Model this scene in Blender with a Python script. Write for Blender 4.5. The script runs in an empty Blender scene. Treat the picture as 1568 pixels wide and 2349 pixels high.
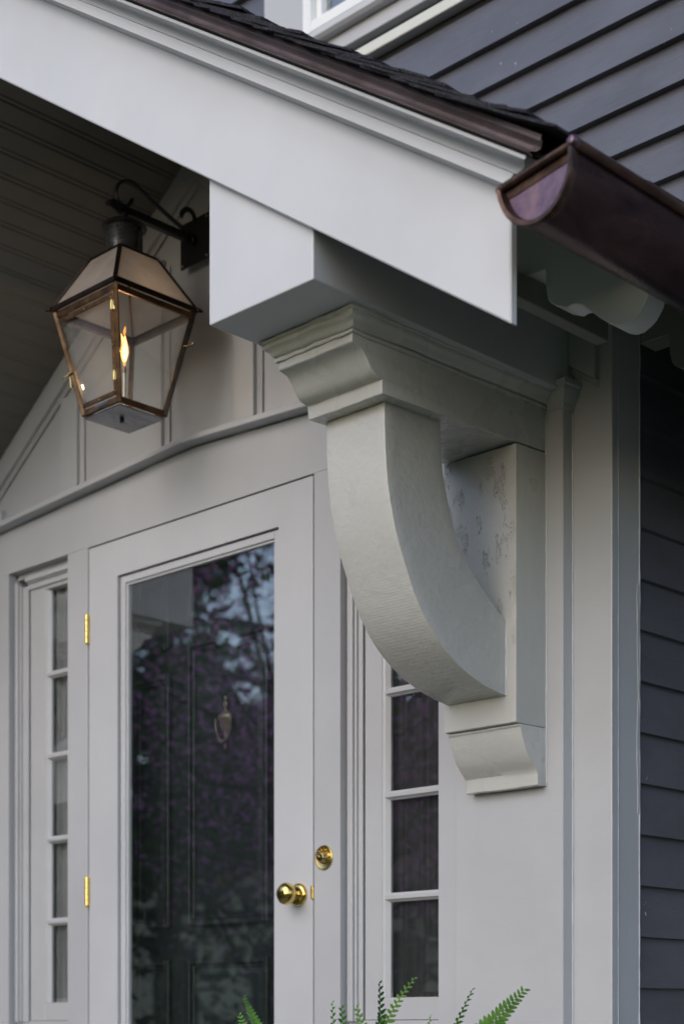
import bpy, bmesh, math, random
from mathutils import Vector, Matrix, noise
R = math.radians
random.seed(7)
scn = bpy.context.scene
col = scn.collection

# ------------------------------------------------------------------ camera
cd = bpy.data.cameras.new('camera')
cam = bpy.data.objects.new('camera', cd); col.objects.link(cam)
cam.location = (3.38, -2.87, 0.68)
cam.rotation_euler = (R(90), 0, math.atan2(0.7015, 0.7127))
cd.sensor_fit = 'HORIZONTAL'; cd.sensor_width = 24.0
cd.lens = 3824 / 1568 * 24.0
cd.shift_x = 0.0; cd.shift_y = (2350 - 1174.5) / 1568
cd.clip_start = 0.05; cd.clip_end = 400
cd.dof.use_dof = True; cd.dof.focus_distance = 3.35; cd.dof.aperture_fstop = 3.4
cd.dof.aperture_blades = 8
scn.camera = cam

# ------------------------------------------------------------------ light
SUN_EL, SUN_AZ = R(30), R(176)          # azimuth clockwise from +Y
w = bpy.data.worlds.new('World'); scn.world = w; w.use_nodes = True
nt = w.node_tree; bg = nt.nodes['Background']
sky = nt.nodes.new('ShaderNodeTexSky'); sky.sky_type = 'NISHITA'; sky.sun_disc = False
sky.sun_elevation = SUN_EL; sky.sun_rotation = SUN_AZ
sky.air_density = 1.0; sky.dust_density = 1.2; sky.ozone_density = 1.0
nt.links.new(sky.outputs[0], bg.inputs[0]); bg.inputs[1].default_value = 0.15
sd = bpy.data.lights.new('sun', 'SUN'); sd.energy = 0.5; sd.angle = R(60); sd.color = (1.0, 0.98, 0.97)
so = bpy.data.objects.new('sun', sd); col.objects.link(so)
sdir = Vector((math.sin(SUN_AZ) * math.cos(SUN_EL), math.cos(SUN_AZ) * math.cos(SUN_EL), math.sin(SUN_EL)))
so.rotation_euler = sdir.to_track_quat('Z', 'Y').to_euler(); so.location = (0, -6, 6)
scn.view_settings.view_transform = 'Standard'; scn.view_settings.look = 'None'
scn.view_settings.exposure = 0.68; scn.view_settings.gamma = 1.0; scn.view_settings.use_curve_mapping = False

# ------------------------------------------------------------------ materials
def mat(name, color, rough=.5, metal=0.0, spec=.5, coat=0.0):
    m = bpy.data.materials.new(name); m.use_nodes = True
    b = m.node_tree.nodes['Principled BSDF']
    b.inputs['Base Color'].default_value = (*color, 1); b.inputs['Roughness'].default_value = rough
    b.inputs['Metallic'].default_value = metal; b.inputs['Specular IOR Level'].default_value = spec
    b.inputs['Coat Weight'].default_value = coat
    return m, m.node_tree, b
def N(t, kind, **kw):
    n = t.nodes.new(kind)
    for k, v in kw.items():
        if k in n.inputs: n.inputs[k].default_value = v
        else: setattr(n, k, v)
    return n
def coords(t, scale=(1, 1, 1)):
    tc = t.nodes.new('ShaderNodeTexCoord'); mp = t.nodes.new('ShaderNodeMapping')
    mp.inputs['Scale'].default_value = scale
    t.links.new(tc.outputs['Object'], mp.inputs[0]); return mp.outputs[0]
def noise_n(t, vec, scale, detail=4, rough=.5, dist=0):
    n = N(t, 'ShaderNodeTexNoise', Scale=scale, Detail=detail, Roughness=rough, Distortion=dist)
    t.links.new(vec, n.inputs['Vector']); return n.outputs['Fac']
def ramp(t, fac, stops):
    r = t.nodes.new('ShaderNodeValToRGB'); e = r.color_ramp.elements
    while len(e) > 1: e.remove(e[-1])
    e[0].position = stops[0][0]; e[0].color = (*stops[0][1], 1)
    for p, c in stops[1:]:
        x = e.new(p); x.color = (*c, 1)
    t.links.new(fac, r.inputs[0]); return r.outputs[0]
def mth(t, op, a, b, c=None):
    n = t.nodes.new('ShaderNodeMath'); n.operation = op
    for i, v in enumerate((a, b, c)):
        if v is None: continue
        if isinstance(v, (int, float)): n.inputs[i].default_value = v
        else: t.links.new(v, n.inputs[i])
    return n.outputs[0]
def bump(t, b, h, dist, strength=1.0):
    n = N(t, 'ShaderNodeBump', Strength=strength, Distance=dist); t.links.new(h, n.inputs['Height'])
    t.links.new(n.outputs[0], b.inputs['Normal'])
def g3(v, tint=(1, 1, 1)): return (v * tint[0], v * tint[1], v * tint[2])

def paint(name, val, tint=(1, 1, 1), grain=(1, 1, 1), bscale=60, bdist=.0004, rough=.45, old=0.0, saw=False, blister=False):
    m, t, b = mat(name, g3(val, tint), rough)
    v = coords(t, grain); v1 = coords(t)
    big = noise_n(t, v1, 2.3, 4, .6)
    c = ramp(t, big, [(.3, g3(val * .93, tint)), (.7, g3(val * 1.05, tint))])
    if old:
        sp = noise_n(t, v1, 160, 2, .6); fine = noise_n(t, v1, 9, 6, .7)
        dirt = ramp(t, mth(t, 'MULTIPLY', sp, fine), [(.56, (1, 1, 1)), (.62, (.60, .57, .52))])
        mx = N(t, 'ShaderNodeMix', data_type='RGBA', blend_type='MULTIPLY'); mx.inputs[0].default_value = .35 * old
        t.links.new(c, mx.inputs[6]); t.links.new(dirt, mx.inputs[7]); c = mx.outputs[2]
    t.links.new(c, b.inputs['Base Color'])
    h = noise_n(t, v, bscale, 5, .55)
    h2 = noise_n(t, v1, 11, 3, .5)
    hh = mth(t, 'MULTIPLY_ADD', h2, 1.2, h)
    if old:
        vo = N(t, 'ShaderNodeTexVoronoi', Scale=34.0); t.links.new(v1, vo.inputs['Vector'])
        ms = noise_n(t, v1, 6.5, 3, .6)
        chips = mth(t, 'MULTIPLY', mth(t, 'GREATER_THAN', ms, .60), mth(t, 'LESS_THAN', vo.outputs['Distance'], .38))
        sm = noise_n(t, v1, 28, 6, .65, .6)
        hh = mth(t, 'MULTIPLY_ADD', sm, 1.3 * old, hh)
        hh = mth(t, 'MULTIPLY_ADD', chips, -.0 * old, hh)
    if saw:
        wv = N(t, 'ShaderNodeTexWave', wave_type='BANDS', bands_direction='Z'); wv.inputs['Scale'].default_value = 62
        wv.inputs['Distortion'].default_value = 1.2; wv.inputs['Detail'].default_value = 3; wv.inputs['Detail Scale'].default_value = 6
        t.links.new(v1, wv.inputs['Vector'])
        sep = t.nodes.new('ShaderNodeSeparateXYZ'); t.links.new(v1, sep.inputs[0])
        low = mth(t, 'MINIMUM', mth(t, 'MAXIMUM', mth(t, 'MULTIPLY', mth(t, 'SUBTRACT', .50, sep.outputs[2]), 7.0), 0.0), 1.0)
        geo = t.nodes.new('ShaderNodeNewGeometry'); sn = t.nodes.new('ShaderNodeSeparateXYZ'); t.links.new(geo.outputs['Normal'], sn.inputs[0])
        low = mth(t, 'MULTIPLY', low, mth(t, 'LESS_THAN', mth(t, 'ABSOLUTE', sn.outputs[0], 0), .6))
        msk = mth(t, 'MULTIPLY', noise_n(t, v1, 5, 2, .5), low)
        hh = mth(t, 'MULTIPLY_ADD', mth(t, 'MULTIPLY', wv.outputs['Fac'], msk), .20, hh)
    if blister:
        n1 = noise_n(t, v1, 120, 4, .6, 1.2)
        ridge = mth(t, 'ABSOLUTE', mth(t, 'SUBTRACT', n1, .5), 0)
        msk = mth(t, 'GREATER_THAN', noise_n(t, coords(t, (1.6, 1, .6)), 22, 3, .6), .55)
        geo = t.nodes.new('ShaderNodeNewGeometry'); sn = t.nodes.new('ShaderNodeSeparateXYZ'); t.links.new(geo.outputs['Normal'], sn.inputs[0])
        sp_ = t.nodes.new('ShaderNodeSeparateXYZ'); t.links.new(v1, sp_.inputs[0])
        msk = mth(t, 'MULTIPLY', msk, mth(t, 'LESS_THAN', mth(t, 'ABSOLUTE', sn.outputs[0], 0), .5))
        msk = mth(t, 'MULTIPLY', msk, mth(t, 'GREATER_THAN', sp_.outputs[2], .30))
        r2 = mth(t, 'MULTIPLY', mth(t, 'MINIMUM', mth(t, 'MULTIPLY', ridge, 45.0), 1.0), 1.0)
        r3 = mth(t, 'SUBTRACT', 1.0, r2)
        hh = mth(t, 'MULTIPLY_ADD', mth(t, 'MULTIPLY', r3, msk), -.9, hh)
    bump(t, b, hh, bdist)
    rr = ramp(t, h2, [(.3, (rough - .06,) * 3), (.7, (rough + .1,) * 3)])
    t.links.new(rr, b.inputs['Roughness'])
    return m

WARM = (.965, .975, 1.03)
OLD_SHADE_TINT = (.995, .985, .955)  # neutral shade under the roof, tinted into the bracket's old paint
OLD_SKY_TINT = (.97, .975, 1.02)  # bluish skylight, tinted into the same old paint on the house boards
M = {}
M['trim'] = paint('smooth_grey_paint', .52, WARM, (1, 1, .12), 120, .00025, .42)
M['rake'] = paint('smooth_grey_rake_paint', .58, WARM, (.25, 1, .25), 140, .0002, .45)
M['wall'] = paint('facade_grey_paint', .46, WARM, (1, 1, .15), 90, .0003, .4)
M['oldb'] = paint('old_bracket_paint', .55, OLD_SHADE_TINT, (1, 1, .2), 70, .0007, .26, old=1.0)
M['old'] = paint('old_grey_paint', .47, OLD_SKY_TINT, (1, 1, .2), 70, .0005, .34, old=1.0)
M['oldsaw'] = paint('old_sawn_grey_paint', .54, OLD_SHADE_TINT, (1, 1, 1), 70, .0009, .28, old=.8, saw=True)
M['blister'] = paint('blistered_grey_paint', .53, OLD_SHADE_TINT, (1, 1, .2), 70, .0009, .32, old=.8, blister=True)
M['caulk'] = paint('caulk_paint', .60, WARM, (1, 1, 1), 90, .0008, .35, old=.5)
M['ceil'] = paint('shaded_ceiling_paint', .15, (1, .95, .86), (1, .1, 1), 80, .0003, .5)  # porch shade is put into this colour, darker than the trim paint
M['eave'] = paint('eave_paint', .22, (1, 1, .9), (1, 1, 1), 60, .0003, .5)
M['white'] = paint('white_window_lit_rafter_paint', .80, (1, 1, 1), (1, 1, 1), 60, .0002, .35)
M['flash'] = paint('weathered_white_strip', .58, (1, 1, .93), (.3, 1, 1), 30, .001, .5, old=1.0)

def clap_mat():
    m, t, b = mat('charcoal_siding_paint', (.1, .1, .11), .26)
    v = coords(t, (.25, .25, 3)); v1 = coords(t)
    c = ramp(t, noise_n(t, coords(t, (1, 1, 2)), 3, 5, .6), [(.3, (.080, .080, .096)), (.7, (.112, .114, .138))])
    chip = noise_n(t, v1, 55, 3, .7); area = noise_n(t, v1, 4, 3, .6)
    k = mth(t, 'GREATER_THAN', mth(t, 'MULTIPLY', chip, area), .455)
    cc = ramp(t, noise_n(t, v1, 40, 1, .5), [(.45, (.5, .47, .45)), (.5, (.02, .02, .02)), (.58, (.42, .38, .36))])
    mx = N(t, 'ShaderNodeMix', data_type='RGBA'); t.links.new(k, mx.inputs[0])
    t.links.new(c, mx.inputs[6]); t.links.new(cc, mx.inputs[7]); t.links.new(mx.outputs[2], b.inputs['Base Color'])
    h = noise_n(t, v, 45, 6, .6, .5)
    hh = mth(t, 'MULTIPLY_ADD', k, -.9, h)
    bump(t, b, hh, .0012)
    return m
M['clap'] = clap_mat()

def shingle_mat():
    m, t, b = mat('asphalt_shingle', (.03, .03, .033), .9, spec=.2)
    v = coords(t)
    c = ramp(t, noise_n(t, v, 420, 2, .6), [(.35, (.010, .010, .012)), (.6, (.035, .034, .042)), (.72, (.11, .11, .125))])
    t.links.new(c, b.inputs['Base Color']); bump(t, b, noise_n(t, v, 300, 3, .6), .002)
    return m
M['shingle'] = shingle_mat()

def copper(name, lo, mid, hi, rough, sc=14):
    m, t, b = mat(name, mid, rough, metal=.85)
    v = coords(t, (1, .35, 1))
    c = ramp(t, noise_n(t, v, sc, 5, .62, .4), [(.28, lo), (.5, mid), (.74, hi)])
    t.links.new(c, b.inputs['Base Color'])
    r = ramp(t, noise_n(t, v, 9, 4, .6), [(.3, (rough - .1,) * 3), (.7, (rough + .12,) * 3)])
    t.links.new(r, b.inputs['Roughness']); bump(t, b, noise_n(t, v, 30, 3, .5), .0006)
    return m
M['cop_gut'] = copper('aged_copper_gutter', (.028, .018, .018), (.070, .042, .043), (.14, .088, .088), .30)
M['cop_cap'] = copper('violet_copper_cap', (.09, .05, .055), (.15, .10, .14), (.24, .15, .16), .38, 26)
M['cop_rim'] = copper('brown_copper_rim', (.04, .022, .018), (.09, .055, .045), (.18, .11, .08), .38, 30)
M['cop_drip'] = copper('copper_drip_edge', (.12, .092, .088), (.175, .135, .13), (.25, .195, .21), .42, 8)
M['cop_lan'] = copper('lantern_copper', (.05, .028, .016), (.12, .068, .036), (.24, .14, .075), .40, 30)
M['cop_dark'] = copper('lantern_dark_copper', (.012, .009, .008), (.028, .02, .016), (.06, .035, .022), .38, 24)
M['cop_flue'] = copper('lantern_pewter', (.10, .10, .11), (.17, .17, .185), (.30, .30, .32), .30, 18)
M['iron'] = mat('black_iron', (.008, .008, .010), .42)[0]
def brass(name, c, rough, metal=1.0):
    m, t, b = mat(name, c, rough, metal=metal)
    v = coords(t)
    t.links.new(ramp(t, noise_n(t, v, 60, 3, .6), [(.35, tuple(x * .75 for x in c)), (.6, c)]), b.inputs['Base Color'])
    bump(t, b, noise_n(t, v, 160, 3, .6), .00012)
    return m
M['brass'] = brass('polished_brass', (.86, .62, .20), .13)
M['brass_cast'] = brass('cast_brass', (.66, .52, .22), .3)
M['brass_old'] = brass('tarnished_brass', (.26, .20, .16), .40, .5)
M['brass_dk'] = brass('dark_brass', (.20, .14, .08), .3)

def black_door():
    m, t, b = mat('black_green_door_paint', (.020, .026, .026), .2)
    bump(t, b, noise_n(t, coords(t, (1, 1, .15)), 90, 4, .5), .0003); return m
M['door'] = black_door()
M['dark'] = mat('dark_interior', (.02, .02, .02), .8)[0]
M['screen_dark'] = mat('dark_window_interior', (.03, .032, .035), .5)[0]

def glass(name, rough=0.0, tint=(1, 1, 1), wave=0.0, mirror=1.0, haze=0.0):
    m = bpy.data.materials.new(name); m.use_nodes = True; t = m.node_tree; t.nodes.clear()
    o = t.nodes.new('ShaderNodeOutputMaterial'); tr = N(t, 'ShaderNodeBsdfTransparent'); tr.inputs[0].default_value = (*tint, 1)
    gl = N(t, 'ShaderNodeBsdfGlossy', Roughness=rough); gl.inputs[0].default_value = (1, 1, 1, 1)
    mx = t.nodes.new('ShaderNodeMixShader'); ge = t.nodes.new('ShaderNodeNewGeometry')
    dt = t.nodes.new('ShaderNodeVectorMath'); dt.operation = 'DOT_PRODUCT'
    t.links.new(ge.outputs['Incoming'], dt.inputs[0]); t.links.new(ge.outputs['Normal'], dt.inputs[1])
    sch = mth(t, 'POWER', mth(t, 'SUBTRACT', 1.0, mth(t, 'ABSOLUTE', dt.outputs['Value'], 0)), 5.0)
    f2 = mth(t, 'MINIMUM', mth(t, 'MULTIPLY', mth(t, 'MULTIPLY_ADD', sch, .96, .042), mirror), 1.0)
    t.links.new(f2, mx.inputs[0]); t.links.new(tr.outputs[0], mx.inputs[1]); t.links.new(gl.outputs[0], mx.inputs[2])
    if wave:
        bn = N(t, 'ShaderNodeBump', Strength=1.0, Distance=wave)
        t.links.new(noise_n(t, coords(t), 7, 2, .5), bn.inputs['Height'])
        t.links.new(bn.outputs[0], gl.inputs['Normal'])
    if haze:
        df = N(t, 'ShaderNodeBsdfDiffuse'); df.inputs[0].default_value = (.62, .66, .68, 1)
        m2 = t.nodes.new('ShaderNodeMixShader'); m2.inputs[0].default_value = haze
        t.links.new(mx.outputs[0], m2.inputs[1]); t.links.new(df.outputs[0], m2.inputs[2]); mx = m2
    t.links.new(mx.outputs[0], o.inputs[0]); return m
M['glass'] = glass('door_glass', 0.0, (.95, .97, .97), .00015, 3.3, .003)
M['oldglass'] = glass('old_window_glass', 0.0, (.94, .95, .95), .0005, 3.0, .005)
M['langlass'] = glass('lantern_glass', .04, (.96, .97, .97), .0004, 2.4, .075)
def milk():
    m = bpy.data.materials.new('hazy_lantern_roof_glass'); m.use_nodes = True; t = m.node_tree; t.nodes.clear()
    o = t.nodes.new('ShaderNodeOutputMaterial')
    d = N(t, 'ShaderNodeBsdfDiffuse'); tl = N(t, 'ShaderNodeBsdfTranslucent'); tr = N(t, 'ShaderNodeBsdfTransparent')
    c = ramp(t, noise_n(t, coords(t), 16, 5, .6), [(.3, (.40, .40, .41)), (.7, (.50, .50, .52))])
    t.links.new(c, d.inputs[0]); t.links.new(c, tl.inputs[0]); tr.inputs[0].default_value = (.9, .82, .75, 1)
    a = t.nodes.new('ShaderNodeMixShader'); a.inputs[0].default_value = .6
    t.links.new(d.outputs[0], a.inputs[1]); t.links.new(tl.outputs[0], a.inputs[2])
    b2 = t.nodes.new('ShaderNodeMixShader'); b2.inputs[0].default_value = .25
    t.links.new(a.outputs[0], b2.inputs[1]); t.links.new(tr.outputs[0], b2.inputs[2])
    t.links.new(b2.outputs[0], o.inputs[0]); return m
M['milk'] = milk()
def emit(name, c, s):
    m = bpy.data.materials.new(name); m.use_nodes = True; t = m.node_tree; t.nodes.clear()
    o = t.nodes.new('ShaderNodeOutputMaterial'); e = N(t, 'ShaderNodeEmission', Strength=s); e.inputs[0].default_value = (*c, 1)
    t.links.new(e.outputs[0], o.inputs[0]); return m
M['flame_core'] = emit('flame_core', (1.0, .78, .38), 1.9)
_t = M['flame_core'].node_tree; _lw = N(_t, 'ShaderNodeLayerWeight', Blend=.5)
_t.links.new(ramp(_t, _lw.outputs['Facing'], [(.1, (1.0, .80, .38)), (.45, (1.0, .52, .12)), (.85, (.7, .2, .02))]), _t.nodes['Emission'].inputs[0])
M['flame_tip'] = emit('flame_tip', (1.0, .42, .09), 1.0)
M['wick'] = mat('burner_tube', (.55, .50, .42), .35, metal=.6)[0]

def leaf(name, a, b_, rough=.5, trans=.25, sc=30):
    m, t, b = mat(name, a, rough)
    c = ramp(t, noise_n(t, coords(t), sc, 3, .6), [(.3, a), (.7, b_)])
    t.links.new(c, b.inputs['Base Color'])
    tl = N(t, 'ShaderNodeBsdfTranslucent'); t.links.new(c, tl.inputs[0])
    mx = t.nodes.new('ShaderNodeMixShader'); mx.inputs[0].default_value = trans
    o = t.nodes['Material Output']
    t.links.new(b.outputs[0], mx.inputs[1]); t.links.new(tl.outputs[0], mx.inputs[2]); t.links.new(mx.outputs[0], o.inputs[0])
    return m
M['fern_dark'] = leaf('fern_dark_green', (.03, .09, .02), (.06, .15, .035), .45, .3)
M['fern'] = leaf('fern_green', (.08, .21, .035), (.16, .34, .06), .45, .35)
M['fern_light'] = leaf('fern_young_green', (.14, .30, .05), (.25, .46, .09), .45, .4)
M['needle'] = leaf('dark_foliage', (.025, .050, .028), (.06, .10, .055), .6, .35, 2)
M['green'] = leaf('tree_foliage', (.05, .09, .035), (.10, .16, .06), .6, .45, 2)
M['redbud'] = leaf('redbud_blossom', (.42, .14, .40), (.66, .30, .62), .6, .5, 3)
M['bark'] = mat('bark', (.045, .035, .03), .9)[0]
M['terracotta'] = mat('clay_pot', (.30, .14, .09), .8)[0]
M['stucco'] = mat('neighbour_wall', (.72, .62, .44), .8)[0]
M['roofdark'] = mat('neighbour_roof', (.07, .06, .06), .8)[0]
M['stone'] = paint('porch_stone', .12, (1, 1, 1), (1, 1, 1), 30, .001, .8)
def grass_m():
    m, t, b = mat('lawn', (.04, .08, .02), .9)
    t.links.new(ramp(t, noise_n(t, coords(t), 3, 8, .7), [(.3, (.025, .045, .014)), (.7, (.05, .08, .025))]), b.inputs['Base Color'])
    bump(t, b, noise_n(t, coords(t), 60, 3, .6), .02); return m
M['grass'] = grass_m()
def curtain_m(name, a):
    m, t, b = mat(name, (a, a, a), .9)
    t.links.new(ramp(t, noise_n(t, coords(t, (6, 1, .4)), 5, 4, .6), [(.3, (a * .7,) * 3), (.7, (a * 1.2,) * 3)]), b.inputs['Base Color'])
    return m
M['curtain'] = curtain_m('grey_curtain', .30)
M['curtain_dk'] = curtain_m('dark_curtain', .04)

# ------------------------------------------------------------------ builders
WORLD = {}
def root_loc(o):
    v = Vector((0, 0, 0))
    while o is not None: v += Vector(WORLD.get(o.name, (0, 0, 0))); o = o.parent
    return v
def thing(name, loc, label, cat, group=None):
    o = bpy.data.objects.new(name, None); col.objects.link(o); o.empty_display_size = .05
    o.location = loc; WORLD[o.name] = tuple(loc)
    o['label'] = label; o['category'] = cat
    if group: o['group'] = group
    return o
def tag(o, label=None, cat=None, kind=None, group=None):
    if label: o['label'] = label
    if cat: o['category'] = cat
    if kind: o['kind'] = kind
    if group: o['group'] = group
    return o
def link(name, bm, m, parent=None, smooth=False, angle=None):
    off = root_loc(parent)
    if off.length: bmesh.ops.translate(bm, vec=-off, verts=bm.verts)
    bmesh.ops.recalc_face_normals(bm, faces=bm.faces)
    me = bpy.data.meshes.new(name); bm.to_mesh(me); bm.free()
    me.materials.append(M[m] if isinstance(m, str) else m)
    if smooth:
        me.polygons.foreach_set('use_smooth', [True] * len(me.polygons))
        if angle is not None: me.set_sharp_from_angle(angle=R(angle))
    o = bpy.data.objects.new(name, me); col.objects.link(o)
    if parent: o.parent = parent
    return o
def box_bm(bm, x0, x1, y0, y1, z0, z1, bev=.0015, seg=1):
    vs = [bm.verts.new((x, y, z)) for x in (x0, x1) for y in (y0, y1) for z in (z0, z1)]
    q = [(0, 1, 3, 2), (4, 6, 7, 5), (0, 4, 5, 1), (2, 3, 7, 6), (0, 2, 6, 4), (1, 5, 7, 3)]
    fs = [bm.faces.new([vs[i] for i in f]) for f in q]
    if bev:
        es = list({e for f in fs for e in f.edges})
        bmesh.ops.bevel(bm, geom=es, offset=bev, segments=seg, affect='EDGES', profile=.5)
def box(name, x0, x1, y0, y1, z0, z1, m, parent=None, bev=.0015, seg=1):
    bm = bmesh.new(); box_bm(bm, min(x0, x1), max(x0, x1), min(y0, y1), max(y0, y1), min(z0, z1), max(z0, z1), bev, seg)
    return link(name, bm, m, parent)
def prism_bm(bm, poly, axis, a0, a1, bev=0):
    """poly: 2-D outline; axis 'x': (y,z), 'y': (x,z), 'z': (x,y)"""
    def pt(p, a): return {'x': (a, p[0], p[1]), 'y': (p[0], a, p[1]), 'z': (p[0], p[1], a)}[axis]
    A = [bm.verts.new(pt(p, a0)) for p in poly]; B = [bm.verts.new(pt(p, a1)) for p in poly]
    n = len(poly); fs = [bm.faces.new(A), bm.faces.new(B[::-1])]
    for i in range(n): fs.append(bm.faces.new((A[i], B[i], B[(i + 1) % n], A[(i + 1) % n])))
    if bev:
        bmesh.ops.recalc_face_normals(bm, faces=fs)
        es = [e for e in set(e for f in fs for e in f.edges) if len(e.link_faces) == 2 and e.calc_face_angle(0) > R(35)]
        bmesh.ops.bevel(bm, geom=es, offset=bev, segments=1, affect='EDGES')
def prism(name, poly, axis, a0, a1, m, parent=None, bev=0, smooth=False, angle=35):
    bm = bmesh.new(); prism_bm(bm, poly, axis, a0, a1, bev); return link(name, bm, m, parent, smooth, angle)
def tube_bm(bm, pts, rad, seg=8, caps=True, flat=1.0):
    pts = [Vector(p) for p in pts]; n = len(pts)
    rads = rad if isinstance(rad, (list, tuple)) else [rad] * n
    rings = []; up = None
    for i, p in enumerate(pts):
        d = (pts[min(i + 1, n - 1)] - pts[max(i - 1, 0)]).normalized()
        if up is None: up = Vector((0, 0, 1)) if abs(d.z) < .9 else Vector((1, 0, 0))
        s = d.cross(up).normalized(); u = s.cross(d).normalized(); up = u
        rings.append([bm.verts.new(p + s * math.cos(2 * math.pi * k / seg) * rads[i] * flat + u * math.sin(2 * math.pi * k / seg) * rads[i]) for k in range(seg)])
    for a, b in zip(rings, rings[1:]):
        for k in range(seg): bm.faces.new((a[k], a[(k + 1) % seg], b[(k + 1) % seg], b[k]))
    if caps: bm.faces.new(rings[0]); bm.faces.new(rings[-1][::-1])
def tube(name, pts, rad, m, parent=None, seg=8, flat=1.0):
    bm = bmesh.new(); tube_bm(bm, pts, rad, seg, True, flat); return link(name, bm, m, parent, True, 50)
def lathe_bm(bm, prof, origin, axis='z', seg=32):
    """prof: (radius, height along axis)"""
    o = Vector(origin); rings = []
    def P(r, h, a):
        c, s = r * math.cos(a), r * math.sin(a)
        return o + {'z': Vector((c, s, h)), 'y': Vector((c, h, s)), 'x': Vector((h, c, s))}[axis]
    for r, h in prof:
        if r < 1e-6: rings.append([bm.verts.new(P(0, h, 0))])
        else: rings.append([bm.verts.new(P(r, h, 2 * math.pi * k / seg)) for k in range(seg)])
    for a, b in zip(rings, rings[1:]):
        for k in range(seg):
            k2 = (k + 1) % seg
            if len(a) == 1 and len(b) == 1: continue
            if len(a) == 1: bm.faces.new((a[0], b[k], b[k2]))
            elif len(b) == 1: bm.faces.new((a[k], a[k2], b[0]))
            else: bm.faces.new((a[k], a[k2], b[k2], b[k]))
def lathe(name, prof, origin, m, parent=None, axis='z', seg=32):
    bm = bmesh.new(); lathe_bm(bm, prof, origin, axis, seg); return link(name, bm, m, parent, True, 40)
def jitter(bm, amp, freq, seed=0.0, flt=None):
    for v in bm.verts:
        if flt and not flt(v): continue
        p = v.co * freq + Vector((seed, seed * 1.7, 3.1))
        v.co += Vector((noise.noise(p), noise.noise(p + Vector((9, 0, 0))), noise.noise(p + Vector((0, 9, 0))))) * amp
def caulk(name, p0, p1, r, parent, seed=0, n=90):
    pts = []; rs = []
    p0, p1 = Vector(p0), Vector(p1)
    for i in range(n + 1):
        p = p0.lerp(p1, i / n)
        q = p * 60 + Vector((seed, 0, 0))
        pts.append(p + Vector((noise.noise(q), noise.noise(q + Vector((5, 5, 0))), 0)) * r * .35)
        rs.append(r * (1 + .5 * noise.noise(p * 90 + Vector((0, seed, 0)))))
    bm = bmesh.new(); tube_bm(bm, pts, rs, 6); return link(name, bm, 'caulk', parent, True)

# ================================================================== SETTING
bm = bmesh.new(); bmesh.ops.create_grid(bm, x_segments=1, y_segments=1, size=150); bmesh.ops.translate(bm, vec=(0, 0, -.9), verts=bm.verts)
tag(link('lawn', bm, 'grass'), kind='structure')
box('porch_floor', -1.5, 1.7, -1.15, .02, -.12, 0, 'stone', bev=.01)
tag(bpy.data.objects['porch_floor'], kind='structure')
for i in range(4):
    o = box('front_step', -.9, .9, -1.15 - .3 * (i + 1), -1.152 - .3 * i, -.9, -.17 - .17 * i, 'stone', bev=.01)
    tag(o, kind='structure')
box('porch_footing', -1.45, 1.65, -1.1, .5, -.9, -.125, 'stone', bev=0); tag(bpy.data.objects['porch_footing'], kind='structure')

# ================================================================== HOUSE
house = thing('house', (0, .2, 0), 'grey trimmed house entry bay with charcoal clapboard siding behind the porch', 'house')
YF = 0.0
def fac(name, x0, x1, z0, z1, y0=0.0, y1=.03, m='wall', bev=.0004):
    return box(name, x0, x1, y0, y1, z0, z1, m, house, bev)
# flat boards round the door and the sidelights
prism('lintel_board', [(-1.12, 2.0343), (1.12, 2.0343), (1.12, 2.148), (0, 2.207), (-1.12, 2.148)], 'y', 0, .03, 'wall', house, .0004)
prism('gable_backing', [(-1.2, 2.10), (1.2, 2.10), (1.2, 2.15), (0, 2.24), (-1.2, 2.15)], 'y', .0225, .03, 'wall', house)
fac('casing_board', -1.12, -.8505, 0, 2.034)
fac('casing_board', -.5540, -.4575, 0, 2.034)
fac('casing_board', .4590, .5490, 0, 2.034)
fac('casing_board', .8642, .9330, 0, 2.034)
fac('casing_board', .9335, 1.2317, 0, 2.0345, y0=-.02, y1=.03, m='old', bev=.002)       # pilaster face
fac('apron_panel', -.8500, -.5545, 0, .6890, y0=.0305, y1=.05)
fac('apron_panel', .5495, .8640, 0, .6890, y0=.0305, y1=.05)
fac('pilaster_board', -1.35, -1.1205, 0, 2.2, y0=-.02)
# gable panelling
def led(x): return 2.227 - .0535 * abs(x)
def gz(x): return 3.0 - .68 * abs(x)
prism('gable_panel', [(-1.3, 2.12), (1.3, 2.12), (1.3, gz(1.3) + .03), (0, 3.03), (-1.3, gz(1.3) + .03)], 'y', .022, .04, 'wall', house)
for s in (-1, 1):
    o = prism('gable_trim_board', [(0, 3.005), (s * 1.3, gz(1.3) + .005), (s * 1.3, gz(1.3) - .078), (0, 3.0 - .078)], 'y', 0, .021, 'wall', house, .0012)
    d = Vector((s * 1.3, 0, -.68 * 1.3)).normalized()
    for k, (dz, r) in enumerate(((.083, .0045), (.092, .003))):
        tube('gable_bead', [(0, .016, 3.0 - dz), (s * 1.3, .016, gz(1.3) - dz)], r, 'wall', house, 8)
for xc in (-.93, -.553, -.171, .198, .575, .95):
    zt = gz(abs(xc) + .045) - .10
    box('gable_stile', xc - .040, xc + .036, .003, .0215, led(xc) - .03, zt, 'wall', house, .001)
    for k, dx in enumerate((.0405, .0475, .0545)):
        tube('stile_bead', [(xc + dx, .0165, led(xc) - .03), (xc + dx, .0165, zt - .02)], .0032, 'wall', house, 8)
    tube('stile_bead', [(xc - .044, .019, led(xc) - .03), (xc - .044, .019, zt - .01)], .003, 'wall', house, 8)
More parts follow.
